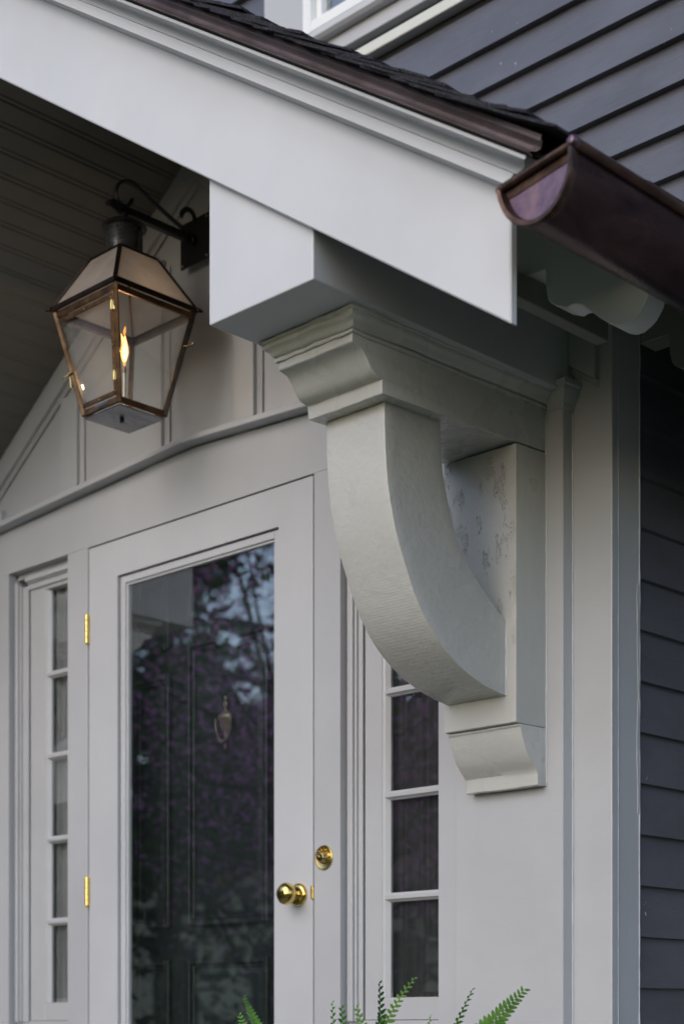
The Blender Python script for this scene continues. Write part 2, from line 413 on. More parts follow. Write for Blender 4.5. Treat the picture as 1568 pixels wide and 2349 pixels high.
# shallow peaked ledge over the door
def led(x): return 2.227 - .0535 * abs(x)
for s in (-1, 1):
    e = 1.22 * s
    prism('door_head_ledge', [(0, led(0)), (e, led(e)), (e, led(e) - .016), (0, led(0) - .016)], 'y', -.040, .021, 'wall', house, .002)
# corner board: front face and side face, weathered
box('corner_board', 1.2325, 1.3332, .0153, .0375, 0, 2.36, 'old', house, .0025, 2)
box('corner_board', 1.305, 1.3318, .0385, .1170, 0, 2.36, 'old', house, .003, 2)
box('corner_backing', 1.2322, 1.304, .0385, .11, 0, 2.3, 'old', house, 0)
caulk('caulk_bead', (1.2319, .0148, 0), (1.2319, .0148, 1.985), .0022, house, 1)
caulk('caulk_bead', (1.3325, .0382, 0.3), (1.3325, .0382, 2.15), .0011, house, 4)
caulk('caulk_bead', (1.3312, .1172, 0), (1.3312, .1172, 2.2), .0022, house, 8)
caulk('caulk_bead', (.9334, -.0005, 0), (.9334, -.0005, 1.3), .0012, house, 12)
# split paint strips low on the corner board
def flake(x, y0, y1, z0, z1, seed):
    bm = bmesh.new(); n = 40; A = []; B = []
    for i in range(n + 1):
        z = z0 + (z1 - z0) * i / n
        k = noise.noise(Vector((seed, z * 9, 0))) * .5 + noise.noise(Vector((seed, z * 40, 0))) * .22
        y = y1 + (y0 - y1) * (.35 + .5 * k)
        A.append((bm.verts.new((x, y1, z)), bm.verts.new((x + .0012, y1, z))))
        B.append((bm.verts.new((x, y, z)), bm.verts.new((x + .0011, y + .0006 * math.copysign(1, y1 - y0), z))))
    for i in range(n):
        bm.faces.new((A[i][1], A[i + 1][1], B[i + 1][1], B[i][1]))
        bm.faces.new((B[i][0], B[i][1], B[i + 1][1], B[i + 1][0]))
    return link('peeling_paint', bm, 'old', house)
flake(1.3319, .095, .1165, 1.13, 1.62, 3.3)
flake(1.3333, .026, .0158, 1.12, 1.55, 7.1)
# pilaster cap where the bracket's crown returns
PC = [(-.02, 1.988), (-.0245, 1.990), (-.026, 2.000), (-.032, 2.010), (-.038, 2.022), (-.0385, 2.031), (-.044, 2.033), (-.044, 2.0425)]
bm = bmesh.new()
rings = []
for (y, z) in PC:
    p = -.02 - y
    rings.append([bm.verts.new((1.195, y, z)), bm.verts.new((1.2317 + p, y, z)), bm.verts.new((1.2317 + p, .0153, z))])
for a, b in zip(rings, rings[1:]):
    for k in range(2): bm.faces.new((a[k], a[k + 1], b[k + 1], b[k]))
t0 = rings[-1]; bm.faces.new((t0[0], t0[1], t0[2], bm.verts.new((1.195, .0153, 2.0425))))
jitter(bm, .0015, 40)
link('pilaster_cap_moulding', bm, 'old', house)
box('pilaster_upper_block', .94, 1.2317, -.0195, .029, 2.0425, 2.30, 'old', house, .002)

# side wall of the entry bay: clapboards run back to the main wall
side = box('side_wall', 1.29, 1.302, .1175, .5, 0, 2.36, 'clap', house, 0)
def clap_x(z, k):        # board facing +X
    bm = bmesh.new(); h = .1098 + .02
    n = 10; y0, y1 = .1178, .498
    prof = [(1.3165, z + h), (1.331, z + .001), (1.3315, z), (1.317, z - .0005), (1.307, z + h)]
    rows = []
    for i in range(n + 1):
        y = y0 + (y1 - y0) * i / n; wv = .0009 * noise.noise(Vector((y * 7, z * 31, k)))
        rows.append([bm.verts.new((x + wv, y, zz + wv * .8)) for x, zz in prof])
    for a, b in zip(rows, rows[1:]):
        for j in range(5): bm.faces.new((a[j], a[(j + 1) % 5], b[(j + 1) % 5], b[j]))
    bm.faces.new(rows[0]); bm.faces.new(rows[-1][::-1])
    return link('clapboard', bm, 'clap', side)
for k in range(-7, 15): clap_x(.758 + .10975 * k, k)

# main wall with its clapboards
main = box('main_wall', -2.6, 4.2, .512, .62, -.9, 5.2, 'dark', house, 0)
WX0, WX1, WZ0, WZ1 = -.2302, .93, 3.395, 4.9
def clap_y(z, x0, x1, k):
    bm = bmesh.new(); h = .1075 + .02; n = max(2, int((x1 - x0) / .12)); tb = 0.0
    prof = [(.505, z + h), (.4825, z + .0012), (.4815, z), (.5005, z - .0008), (.5145, z + h)]
    rows = []
    for i in range(n + 1):
        x = x0 + (x1 - x0) * i / n; wv = .0012 * noise.noise(Vector((x * 5, z * 31, k * 3.3)))
        rows.append([bm.verts.new((x, y + wv, zz + wv)) for y, zz in prof])
    for a, b in zip(rows, rows[1:]):
        for j in range(5): bm.faces.new((a[j], a[(j + 1) % 5], b[(j + 1) % 5], b[j]))
    bm.faces.new(rows[0]); bm.faces.new(rows[-1][::-1])
    return link('clapboard', bm, 'clap', main)
z = 2.7937 - .10755 * 33
for k in range(55):
    zz = z + .10755 * k
    if zz < -.8: continue
    top = zz + .128
    if zz < 2.2:
        clap_y(zz, 1.34, 4.2, k); continue
    if top < 3.378 + .03: clap_y(zz, -2.6, 4.2, k)
    else:
        clap_y(zz, -2.6, WX0 - .001, k)
        clap_y(zz, WX1 + .001, 4.2, k + 7)

# ------------------------------------------------------------------ upper window
uw = thing('upper_window', (.33, .48, 3.5), 'white framed window with grey casing high on the charcoal main wall above the porch roof', 'window')
box('casing', -.2302, -.1515, .470, .511, 3.42, 4.9, 'wall', uw, .002)
box('casing', -.1508, -.0380, .462, .511, 3.42, 4.9, 'wall', uw, .002)
box('casing', .7700, .93, .465, .511, 3.42, 4.9, 'wall', uw, .002)
box('apron', -.0375, .7695, .472, .511, 3.4275, 3.4710, 'wall', uw, .002)
box('flashing_strip', -.16, .95, .476, .511, 3.3735, 3.4040, 'flash', uw, .002)
box('shadow_gap_board', -.16, .93, .497, .511, 3.4045, 3.4190, 'dark', uw, 0)
bm = bmesh.new(); prism_bm(bm, [(.440, 3.4965), (.440, 3.480), (.450, 3.4715), (.511, 3.4715), (.511, 3.4965)], 'x', -.0370, .7695, .0012); link('sill', bm, 'trim', uw)
fr = box('frame', -.0368, -.0045, .440, .511, 3.4970, 4.9, 'white', uw, .002)
box('frame_rail', -.0040, .7355, .440, .511, 3.4970, 3.530, 'white', fr, .002)
box('frame_stile', .736, .7690, .440, .511, 3.4970, 4.9, 'white', fr, .002)
sh = box('sash', -.0040, .0170, .462, .5, 3.5305, 4.9, 'white', uw, .002)
box('sash_rail', .0175, .6995, .462, .5, 3.5305, 3.545, 'white', sh, .002)
box('sash_stile', .70, .7355, .462, .5, 3.5305, 4.9, 'white', sh, .002)
box('pane', .017, .70, .484, .487, 3.545, 4.9, 'oldglass', uw, 0)
box('dark_interior', -.0040, .735, .502, .511, 3.5305, 4.9, 'screen_dark', uw, 0)

# ------------------------------------------------------------------ sidelight windows
ZB = [.7450, .9820, 1.2250, 1.4720, 1.7150, 1.9560]
def sidelight(xa, xb, label, cur, stopw, stile0):
    """xa outer left edge, xb right edge of the opening"""
    t = thing('sidelight_window', ((xa + xb) / 2, .03, .69), label, 'window', 'tall narrow windows beside the front door')
    jamb = box('jamb', xa + .0003, xa + .004, .0308, .085, .686, 2.0235, 'old', t, 0)
    box('jamb', xb - .004, xb - .0003, .0308, .085, .686, 2.0235, 'old', t, 0)
    box('jamb_head', xa + .0045, xb - .0045, .0308, .085, 2.018, 2.0342, 'old', t, 0)
    # moulded stop: stepped beads
    xs = xa + .0045
    steps = [(0, .012, .018), (.0125, .0225, .013), (.0230, .0300, .020), (.0305, stopw, .026)]
    for a, b, y in steps:
        box('stop_bead', xs + a, xs + b, y, .034, .686, 2.010 - a * .6, 'old', t, .0022, 2)
    for a, b, y in steps:
        box('stop_bead', xs + stopw, xb - .006, y + .0003, .0338, 2.0135 - b * .6, 2.0175 - a * .6, 'old', t, .0015)
    x1 = xs + stopw + .001; x2 = xb - .0045; yf = .034
    gl0 = stile0; gl1 = x2 - .024
    sash = box('sash_frame', x1, gl0 - .016, yf, .062, .690, 1.990, 'old', t, .0015)
    box('sash_stile', gl1 + .008, x2, yf, .062, .690, 1.990, 'old', sash, .0015)
    box('sash_rail', gl0 - .0155, gl1 + .0075, yf, .062, 1.9680, 1.990, 'old', sash, .0015)
    box('sash_rail', gl0 - .0155, gl1 + .0075, yf, .062, .690, .7430, 'old', sash, .0015)
    # bevelled glazing edges
    prism('glazing_bevel', [(gl0 - .0155, yf + .002), (gl0 - .009, yf + .004), (gl0, .0475), (gl0, .055), (gl0 - .0155, .055)], 'z', .744, 1.967, 'old', t)
    for i in range(1, 5):
        z = ZB[i]
        prism('muntin', [(yf + .001, z - .005), (yf + .001, z + .005), (.041, z + .006), (.0465, z + .011), (.055, z + .011), (.055, z - .011), (.0465, z - .011), (.041, z - .006)],
              'x', gl0 - .008, gl1 + .008, 'old', t, .0006)
    for i in range(5):
        box('pane', gl0 + .0003, gl1 + .007, .0480, .0500, ZB[i] + .0105, ZB[i + 1] - .0105, 'oldglass', t, 0)
    # curtain hanging inside
    bm = bmesh.new(); n = 60; rows = []
    for j in range(2):
        zz = (.70, 1.99)[j]
        rows.append([bm.verts.new((x1 + (x2 - x1) * i / n, .072 + .008 * math.sin(i * .9 + math.sin(i * .31) * 2) , zz)) for i in range(n + 1)])
    for i in range(n): bm.faces.new((rows[0][i], rows[0][i + 1], rows[1][i + 1], rows[1][i]))
    c = link('curtain', bm, cur, None, True)
    tag(c, 'plain grey curtain behind the ' + ('left sidelight panes' if xa < 0 else 'right sidelight panes, hanging dark'), 'curtain', group='curtains behind the sidelights')
    return t
sidelight(-.8502, -.5540, 'narrow five-pane sidelight left of the storm door, beyond the brass hinges', 'curtain', .058, -.697)
sidelight(.5492, .8640, 'narrow five-pane sidelight right of the storm door, partly behind the curved bracket', 'curtain_dk', .044, .6720)

# ------------------------------------------------------------------ interior hull
box('interior_wall', -1.20, 1.10, .33, .335, 0, 2.30, 'dark', house, 0)
box('interior_wall', -1.30, -1.29, .03, .5, 0, 2.4, 'dark', house, 0)

# ------------------------------------------------------------------ storm door
sd_ = thing('storm_door', (0, .01, 0), 'pale grey storm door with one tall pane of glass and brass knob', 'door')
XL, XR, ZT = -.4545, .4535, 2.0300
fr = box('stile', XL, -.3245, .002, .032, .02, ZT, 'trim', sd_, 0)
box('stile', .3295, XR, .002, .032, .02, ZT, 'trim', sd_, 0)
box('top_rail', -.3245, .3295, .002, .032, 1.9305, ZT, 'trim', sd_, 0)
box('bottom_rail', -.3245, .3295, .002, .032, .02, .25, 'trim', sd_, .0015)
def glstop(pts, name='glazing_stop'):
    pass
# glass insert: dark seam, stepped frame and inner bead
for a, b, y in ((.0035, .0235, .010), (.0240, .0300, .0145)):
    box('glazing_stop', -.3240 + a, -.3240 + b, y, .030, .2535 + a, 1.9305 - a, 'trim', sd_, .0015)
    box('glazing_stop', .3290 - b, .3290 - a, y, .030, .2535 + a, 1.9305 - a, 'trim', sd_, .0015)
    box('glazing_stop', -.3240 + b + .0003, .3290 - b - .0003, y, .030, 1.9305 - b, 1.9305 - a, 'trim', sd_, .0015)
    box('glazing_stop', -.3240 + b + .0003, .3290 - b - .0003, y, .030, .2535 + a, .2535 + b, 'trim', sd_, .0015)
box('pane', -.2935, .2985, .020, .023, .284, 1.900, 'glass', sd_, 0)
# dark seam strip behind the door gap
box('door_rebate', -.4570, -.4550, .012, .034, 0, 2.0335, 'dark', house, 0)
box('door_rebate', .4550, .4585, .014, .034, 0, 2.0335, 'dark', house, 0)
box('door_rebate', -.4550, .4550, .018, .034, 2.0310, 2.0340, 'dark', house, 0)
# knob
kx, kz = .4040, 1.0010
kn = lathe('knob', [(0, -.062), (.010, -.0615), (.019, -.0575), (.0255, -.050), (.0277, -.042), (.0262, -.034), (.020, -.0275), (.0125, -.0235), (.0095, -.019), (.0092, -.012), (.0125, -.0085)], (kx, 0, kz), 'brass', sd_, 'y', 40)
lathe('rose', [(.0120, -.0085), (.0150, -.0090), (.0215, -.0085), (.0262, -.0060), (.0285, -.0025), (.0290, .0015)], (kx, 0, kz), 'brass', kn, 'y', 40)
box('latch_strike', .4500, .4580, -.0040, .010, .9875, 1.0205, 'brass', sd_, .001)
# hinges
for zc in (1.803, 1.057):
    h = None
    for k in range(5):
        z0 = zc - .041 + k * .0164
        o = lathe('hinge' if h is None else 'knuckle', [(0, 0), (.0055, 0), (.0061, .0006), (.0061, .0155), (.0055, .0161), (0, .0161)], (-.4560, -.0045, z0), 'brass', h or sd_, 'z', 16)
        if h is None: h = o
    lathe('finial', [(.0, -.004), (.003, -.003), (.0045, 0)], (-.4560, -.0045, zc - .0412), 'brass', h, 'z', 12)
    box('hinge_leaf', -.4535, -.4520, -.0012, .003, zc - .041, zc + .041, 'brass', h, 0)

# ------------------------------------------------------------------ doorbell
db = thing('doorbell', (.4945, 0, 1.0865), 'round brass push doorbell lettered PRESS beside the storm door', 'doorbell')
bx, bz = .4945, 1.0865
pl = lathe('plate', [(0, -.0030), (.0240, -.0032), (.0262, -.0044), (.0285, -.0046), (.0303, -.0030), (.0307, .0)], (bx, 0, bz), 'brass_cast', db, 'y', 48)
lathe('button_boss', [(.0155, -.003), (.0150, -.006), (.0125, -.0085), (.0122, -.012), (.0108, -.0145), (.0090, -.0150), (.0088, -.0130)], (bx, 0, bz), 'brass_cast', db, 'y', 32)
lathe('push_button', [(.0078, -.012), (.0078, -.0185), (.0062, -.0215), (.0035, -.0230), (0, -.0235)], (bx, 0, bz), 'brass_dk', db, 'y', 24)
for sx in (-1, 1):
    lathe('screw', [(0, -.0060), (.0018, -.0058), (.0030, -.0046), (.0032, -.0034)], (bx + sx * .0205, 0, bz), 'brass_dk', db, 'y', 12)
dg = None
for ch, ang in zip('PRESS', (140, 115, 90, 65, 40)):
    cu = bpy.data.curves.new('letter', 'FONT'); cu.body = ch; cu.size = .0108; cu.extrude = .0007; cu.align_x = 'CENTER'; cu.offset = .0003
    tmp = bpy.data.objects.new('tmp', cu); col.objects.link(tmp)
    dg = bpy.context.evaluated_depsgraph_get(); dg.update()
    me = bpy.data.meshes.new_from_object(tmp.evaluated_get(dg)); bpy.data.objects.remove(tmp)
    a = R(ang); rad = .0172
    mt = Matrix.Translation((rad * math.cos(a), -.0040, rad * math.sin(a))) @ Matrix.Rotation(-(a - R(90)), 4, 'Y') @ Matrix.Rotation(R(90), 4, 'X')
    me.transform(mt); me.materials.clear(); me.materials.append(M['brass'])
    o = bpy.data.objects.new('letter', me); col.objects.link(o); o.parent = pl

# ------------------------------------------------------------------ inner front door
fd = thing('front_door', (0, .124, 0), 'glossy black panelled front door behind the glass of the storm door', 'door')
YD = .124
box('door_slab', -.445, .445, YD + .006, YD + .045, .02, 2.03, 'door', fd, 0)
def raised(x0, x1, z0, z1):
    for k, (i, y, wd) in enumerate(((0, YD - .012, .016), (.017, YD - .004, .010))):
        a0, a1, b0, b1 = x0 + i, x1 - i, z0 + i, z1 - i
        box('panel_moulding', a0, a0 + wd, y, YD + .0055, b0, b1, 'door', fd, .0048, 3)
        box('panel_moulding', a1 - wd, a1, y, YD + .0055, b0, b1, 'door', fd, .0048, 3)
        box('panel_moulding', a0 + wd, a1 - wd, y, YD + .0055, b1 - wd, b1, 'door', fd, .002)
        box('panel_moulding', a0 + wd, a1 - wd, y, YD + .0055, b0, b0 + wd, 'door', fd, .002)
    bm = bmesh.new(); i = .030
    A = [bm.verts.new((x, YD + .0050, z)) for x, z in ((x0 + .02, z0 + .02), (x1 - .02, z0 + .02), (x1 - .02, z1 - .02), (x0 + .02, z1 - .02))]
    B = [bm.verts.new((x, YD - .002, z)) for x, z in ((x0 + .045, z0 + .045), (x1 - .045, z0 + .045), (x1 - .045, z1 - .045), (x0 + .045, z1 - .045))]
    for k in range(4): bm.faces.new((A[k], A[(k + 1) % 4], B[(k + 1) % 4], B[k]))
    bm.faces.new(B); link('door_panel', bm, 'door', fd)
raised(-.163, .167, 1.798, 1.955)
raised(-.163, .167, .95, 1.735)
raised(-.163, .167, .25, .86)
for s in (-1, 1):
    a, b = sorted((s * .238, s * .40))
    raised(a, b, 1.73, 1.955); raised(a, b, .95, 1.664); raised(a, b, .25, .86)
box('door_jamb', -.4575, -.447, .05, .17, 0, 2.034, 'door', house, 0)
box('door_jamb', .447, .4575, .05, .17, 0, 2.034, 'door', house, 0)
box('door_jamb', -.447, .447, .05, .17, 2.031, 2.06, 'door', house, 0)
# knocker
kk = lathe('knocker_urn', [(0, .080), (.0045, .078), (.0055, .073), (.003, .069), (.003, .065), (.0075, .061), (.0085, .055), (.0055, .048), (.0035, .045), (.0045, .041),
                            (.012, .036), (.0245, .030), (.0275, .024), (.0275, .019), (.0215, .013), (.0200, .003), (.0150, -.009), (.006, -.018), (.0055, -.024), (.0035, -.036), (.0035, -.050), (.0055, -.056), (.004, -.062), (0, -.064)], (0, YD - .010, 1.4869), 'brass_old', fd, 'z', 20)
for v in kk.data.vertices: v.co.y = v.co.y * .45 - .004
u = [(-.0300, .020), (-.0310, .005), (-.0265, -.014), (-.0195, -.032), (-.009, -.043), (0, -.046), (.009, -.043), (.0195, -.032), (.0280, -.014), (.0320, .005), (.0310, .020)]
tube('knocker_handle', [(x, YD - .017, 1.4869 + z) for x, z in u], [.0022, .0022, .0024, .003, .0055, .0065, .0055, .003, .0024, .0022, .0022], 'brass_old', fd, 10)

# ================================================================== PORCH ROOF
rf = thing('porch_roof', (0, -.3, 2.2), 'pale grey porch gable roof with deep rake board, crown moulding and dark shingles', 'roof')
ms = .672
def rake_piece(name, prof, ends, m, parent, smooth=False, side=1, x0=0.0, segs=1):
    """prof (y, s): z = s - ms*x; closed outline extruded down the slope"""
    bm = bmesh.new(); rows = []
    for i in range(segs + 1):
        f = i / segs
        rows.append([bm.verts.new((side * (x0 + (e - x0) * f), y, s - ms * (x0 + (e - x0) * f))) for (y, s), e in zip(prof, ends)])
    n = len(prof)
    for a, b in zip(rows, rows[1:]):
        for j in range(n): bm.faces.new((a[j], a[(j + 1) % n], b[(j + 1) % n], b[j]))
    bm.faces.new(rows[0]); bm.faces.new(rows[-1][::-1])
    return link(name, bm, m, parent, smooth, 40)
for sd2 in (1, -1):
    # plumb-cut rake board
    bm = bmesh.new()
    prism_bm(bm, [(0, 2.9446), (sd2 * 1.7012, 2.9446 - ms * 1.7012), (sd2 * 1.7012, 3.20 - ms * 1.7012), (0, 3.20)], 'y', -.780, -.7625, .0024)
    link('rake_board', bm, 'rake', rf)
    band = [(-.7805, 3.1553), (-.815, 3.1612), (-.815, 3.1828), (-.7805, 3.187)]
    rake_piece('band_moulding', band, [1.716, 1.722, 1.735, 1.735], 'rake', rf, False, sd2)
    crown = [(-.7807, 3.1872), (-.810, 3.1836), (-.8125, 3.1845), (-.8135, 3.1925), (-.8165, 3.1975), (-.822, 3.2010), (-.834, 3.2035), (-.847, 3.2040), (-.855, 3.2045), (-.8595, 3.2065), (-.860, 3.2125), (-.7807, 3.222)]
    ce = [1.735, 1.738, 1.742, 1.750, 1.756, 1.762, 1.772, 1.782, 1.788, 1.792, 1.7955, 1.78]
    rake_piece('crown_moulding', crown, ce, 'rake', rf, True, sd2)
    drip = [(-.845, 3.2150), (-.850, 3.2165), (-.8725, 3.2190), (-.8740, 3.2202), (-.8680, 3.2250), (-.8660, 3.2310), (-.8680, 3.2375), (-.8730, 3.2410), (-.8735, 3.2425), (-.8620, 3.2440), (-.8600, 3.2540), (-.845, 3.255)]
    de = [1.79, 1.80, 1.812, 1.813, 1.822, 1.828, 1.832, 1.836, 1.838, 1.825, 1.825, 1.82]
    rake_piece('drip_edge', drip, de, 'cop_drip', rf, True, sd2)
    # roof deck
    rake_piece('roof_deck', [(-.843, 3.2225), (-.843, 3.2495), (.510, 3.2495), (.510, 3.2225)], [1.80] * 4, 'eave', rf, False, sd2)
# shingles in courses
def shingle(x_lo, y0, y1, seed, lift, side):
    bm = bmesh.new(); nx, ny = 9, 5; L = .24
    x_hi = x_lo - L
    T, B = [], []
    for i in range(nx + 1):
        f = i / nx; x = x_hi + L * f
        rt, rb = [], []
        for j in range(ny + 1):
            y = y0 + (y1 - y0) * j / ny
            nn = noise.noise(Vector((x * 30, y * 30, seed))) * .0030
            ln = lift * max(0, noise.noise(Vector((x * 4.5, y * 3, seed * .3))) + .15) * f
            ey = (noise.noise(Vector((x * 60, seed, 2))) * .007 if j == 0 else 0)
            base = 3.2495 + f * .0165 + ln
            rt.append(bm.verts.new((side * x, y + ey, base + .0045 - ms * x + nn)))
            rb.append(bm.verts.new((side * x, y + ey * 1.2, base - ms * x + nn * .4 + (.0 if j else -.0005))))
        T.append(rt); B.append(rb)
    for i in range(nx):
        for j in range(ny):
            bm.faces.new((T[i][j], T[i + 1][j], T[i + 1][j + 1], T[i][j + 1])); bm.faces.new((B[i][j], B[i][j + 1], B[i + 1][j + 1], B[i + 1][j]))
    for i in range(nx):
        bm.faces.new((T[i][0], B[i][0], B[i + 1][0], T[i + 1][0])); bm.faces.new((T[i][-1], T[i + 1][-1], B[i + 1][-1], B[i][-1]))
    for j in range(ny):
        bm.faces.new((T[-1][j], B[-1][j], B[-1][j + 1], T[-1][j + 1])); bm.faces.new((T[0][j], T[0][j + 1], B[0][j + 1], B[0][j]))
    return bm
rs = random.Random(4)
for c in range(33):
    xl = 1.880 - c * .0545 + rs.uniform(-.008, .008)
    y = -.886 + rs.uniform(-.005, .002); r = 0
    first = .16 + .2 * rs.random()
    while y < .50:
        y1 = min(.504, y + (first if r == 0 else .34))
        link('shingle', shingle(xl, y, y1 - .002, c * 3.7 + r * 1.3, .012, 1), 'shingle', rf)
        y = y1; r += 1
fb = bmesh.new()
for c in range(16):
    tb = shingle(1.880 - c * .11, -.886, .504, c * 2.9 + 200, .012, -1)
    me_ = bpy.data.meshes.new('t'); tb.to_mesh(me_); tb.free(); fb.from_mesh(me_); bpy.data.meshes.remove(me_)
link('shingle_courses', fb, 'shingle', rf)['kind'] = 'stuff'

# ceiling boards under both slopes (beaded boards running front to back)
def cboard(xa, xb, sgn):
    """board between |x| = xa..xb with a bead at its edge"""
    bm = bmesh.new()
    def pz(x, d=0): return gz(x) - d
    w_ = xb - xa
    prof = [(xa, .0), (xa + .0020, .0030), (xa + w_ - .0120, .0030), (xa + w_ - .0100, .0), (xa + w_ - .0085, .0024), (xa + w_ - .0065, .0034), (xa + w_ - .0042, .0024), (xa + w_ - .0020, .0),
            (xa + w_ - .0002, 0), (xa + w_ - .0002, -.012), (xa, -.012)]
    prism_bm(bm, [(sgn * x, pz(x, d)) for x, d in prof], 'y', -.758, -.0008)
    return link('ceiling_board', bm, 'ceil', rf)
x = 0.0
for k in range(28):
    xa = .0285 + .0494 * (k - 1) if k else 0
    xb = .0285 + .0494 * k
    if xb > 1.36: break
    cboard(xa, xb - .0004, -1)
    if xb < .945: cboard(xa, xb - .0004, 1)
# eave soffit outside the purlin
bm = bmesh.new()
prism_bm(bm, [(1.236, 3.215 - ms * 1.236), (1.79, 3.215 - ms * 1.79), (1.79, 3.2215 - ms * 1.79), (1.236, 3.2215 - ms * 1.236)], 'y', -.7615, .509)
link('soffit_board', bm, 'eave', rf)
# eave plate along the outer side
box('eave_plate', 1.405, 1.435, -.7615, -.14, 2.036, 2.085, 'eave', rf, .002)
# rafter tails with scrolled ends
RT = [(1.4713, 2.0512), (1.4760, 2.030), (1.4814, 2.0221), (1.4950, 2.012), (1.5206, 2.0006), (1.5290, 2.0030), (1.5384, 2.0024), (1.5551, 1.9950), (1.5746, 1.9779), (1.5920, 1.9620), (1.6083, 1.9489), (1.6220, 1.9390), (1.6368, 1.9327), (1.6540, 1.9320),
      (1.6696, 1.9386), (1.6800, 1.9450), (1.6880, 1.9547), (1.6950, 1.9650), (1.6981, 1.9763), (1.6990, 1.9900), (1.6970, 2.0040), (1.690, 2.0200), (1.680, 3.2145 - ms * 1.68), (1.40, 3.2145 - ms * 1.40), (1.40, 2.0870), (1.4700, 2.0870)]
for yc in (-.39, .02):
    prism('rafter_tail', RT if yc < 0 else [(x_, z_) for x_, z_ in RT], 'y', yc, yc + .055, 'eave' if yc > 0 else 'white', rf, .002, True, 30)  # front tail's white stands in for light missing under the eave
box('eave_fascia', 1.700, 1.716, -.7615, .509, 2.005, 2.062, 'eave', rf, .0015)

# purlin: square beam end carrying the roof, on the bracket
pb = box('purlin_beam', .946, 1.232, -.762, -.0012, 2.0255, 2.330, 'rake', rf, .003, 2)
bm = bmesh.new(); prism_bm(bm, [(.946, 2.3305), (1.232, 2.3305), (1.232, 2.39)], 'y', -.7615, -.001); 
for f in [v for v in bm.verts]: pass
link('purlin_filler', bm, 'ceil', rf)

# ================================================================== BRACKET
br = thing('roof_bracket', (1.084, -.02, 1.18), 'heavy curved wooden roof bracket with moulded capital and scrolled foot, painted pale grey', 'bracket')
AX0, AX1 = .984, 1.1877
# arm: beam with cyma end, extruded across
def dens(poly, axis_x0, axis_x1, name, m, n=14, amp=.0012, parent=br, smooth=True, ang=28):
    """prism across X with several cuts so hand-painted wobble can be added"""
    bm = bmesh.new(); rows = []
    for i in range(n + 1):
        xx = axis_x0 + (axis_x1 - axis_x0) * i / n
        rows.append([bm.verts.new((xx, y, z)) for y, z in poly])
    k = len(poly)
    for a, b in zip(rows, rows[1:]):
        for j in range(k): bm.faces.new((a[j], a[(j + 1) % k], b[(j + 1) % k], b[j]))
    bm.faces.new(rows[0]); bm.faces.new(rows[-1][::-1])
    bmesh.ops.recalc_face_normals(bm, faces=bm.faces)
    es = [e for e in bm.edges if len(e.link_faces) == 2 and e.calc_face_angle(0) > R(40)]
    bmesh.ops.bevel(bm, geom=es, offset=.0016, segments=2, affect='EDGES', profile=.6)
    jitter(bm, amp, 22, axis_x0 * 7)
    jitter(bm, amp * .5, 70, 3)
    return link(name, bm, m, parent, smooth, ang)
ogee = [(-.6130, 1.9860), (-.6145, 1.9715), (-.6125, 1.9690), (-.6030, 1.9672), (-.5925, 1.9640), (-.5830, 1.9575), (-.5755, 1.9490), (-.5690, 1.9395), (-.5620, 1.9310), (-.5540, 1.9250), (-.5440, 1.9220), (-.5360, 1.9210), (-.5330, 1.9195), (-.5315, 1.8945), (-.5300, 1.8930),
        (-.02, 1.9065), (-.02, 2.0250), (-.613, 2.0250)]
dens(ogee, AX0, AX1, 'arm', 'oldb', 16)
# crown round the top of the arm (front and side returns mitred)
crp = [(0, 1.9860), (.0050, 1.9862), (.0062, 1.9885), (.0058, 1.9912), (.0015, 1.9920), (.0015, 1.9940), (.0070, 1.9950), (.0100, 1.9975), (.0125, 2.0010), (.0155, 2.0045), (.0195, 2.0075), (.0235, 2.0100), (.0250, 2.0140), (.0252, 2.0175), (.0290, 2.0190), (.0292, 2.0248)]
bm = bmesh.new(); rings = []
def crow(p, z):
    yf, xa, xb = -.6135 - p, AX0 - p, AX1 + p
    pts = []
    for i in range(13): pts.append((xa, -.0225 + (yf + .0225) * i / 12, z))
    for i in range(1, 9): pts.append((xa + (xb - xa) * i / 8, yf, z))
    for i in range(1, 15): pts.append((xb, yf + (-.0225 - yf) * i / 14, z + .0090 * i / 14))
    return pts
for p, z in crp: rings.append([bm.verts.new(q) for q in crow(p, z)])
for a, b in zip(rings, rings[1:]):
    for k in range(len(a) - 1): bm.faces.new((a[k], a[k + 1], b[k + 1], b[k]))
bm.faces.new(rings[-1])
jitter(bm, .0034, 26, 2); jitter(bm, .0018, 90, 5)
link('capital_moulding', bm, 'oldb', br, True, 38)
# back plate against the pilaster, with its foot scroll
dens([(-.0203, 1.315), (-.1127, 1.3135), (-.1227, 1.3150), (-.1227, 1.9000), (-.0203, 1.9030)], .988, AX1, 'back_plate', 'blister', 10, .0008)
foot = [(-.0203, 1.3143), (-.1122, 1.3120), (-.1112, 1.3080), (-.1080, 1.3060), (-.1055, 1.2960), (-.1020, 1.2860), (-.0965, 1.2740), (-.0890, 1.2600), (-.0810, 1.2480), (-.0715, 1.2370), (-.0600, 1.2270), (-.0520, 1.2190), (-.0495, 1.2110), (-.0487, 1.1900), (-.0450, 1.1880), (-.0203, 1.1895)]
dens(foot, .9885, AX1, 'foot_scroll', 'oldsaw', 12, .0010)
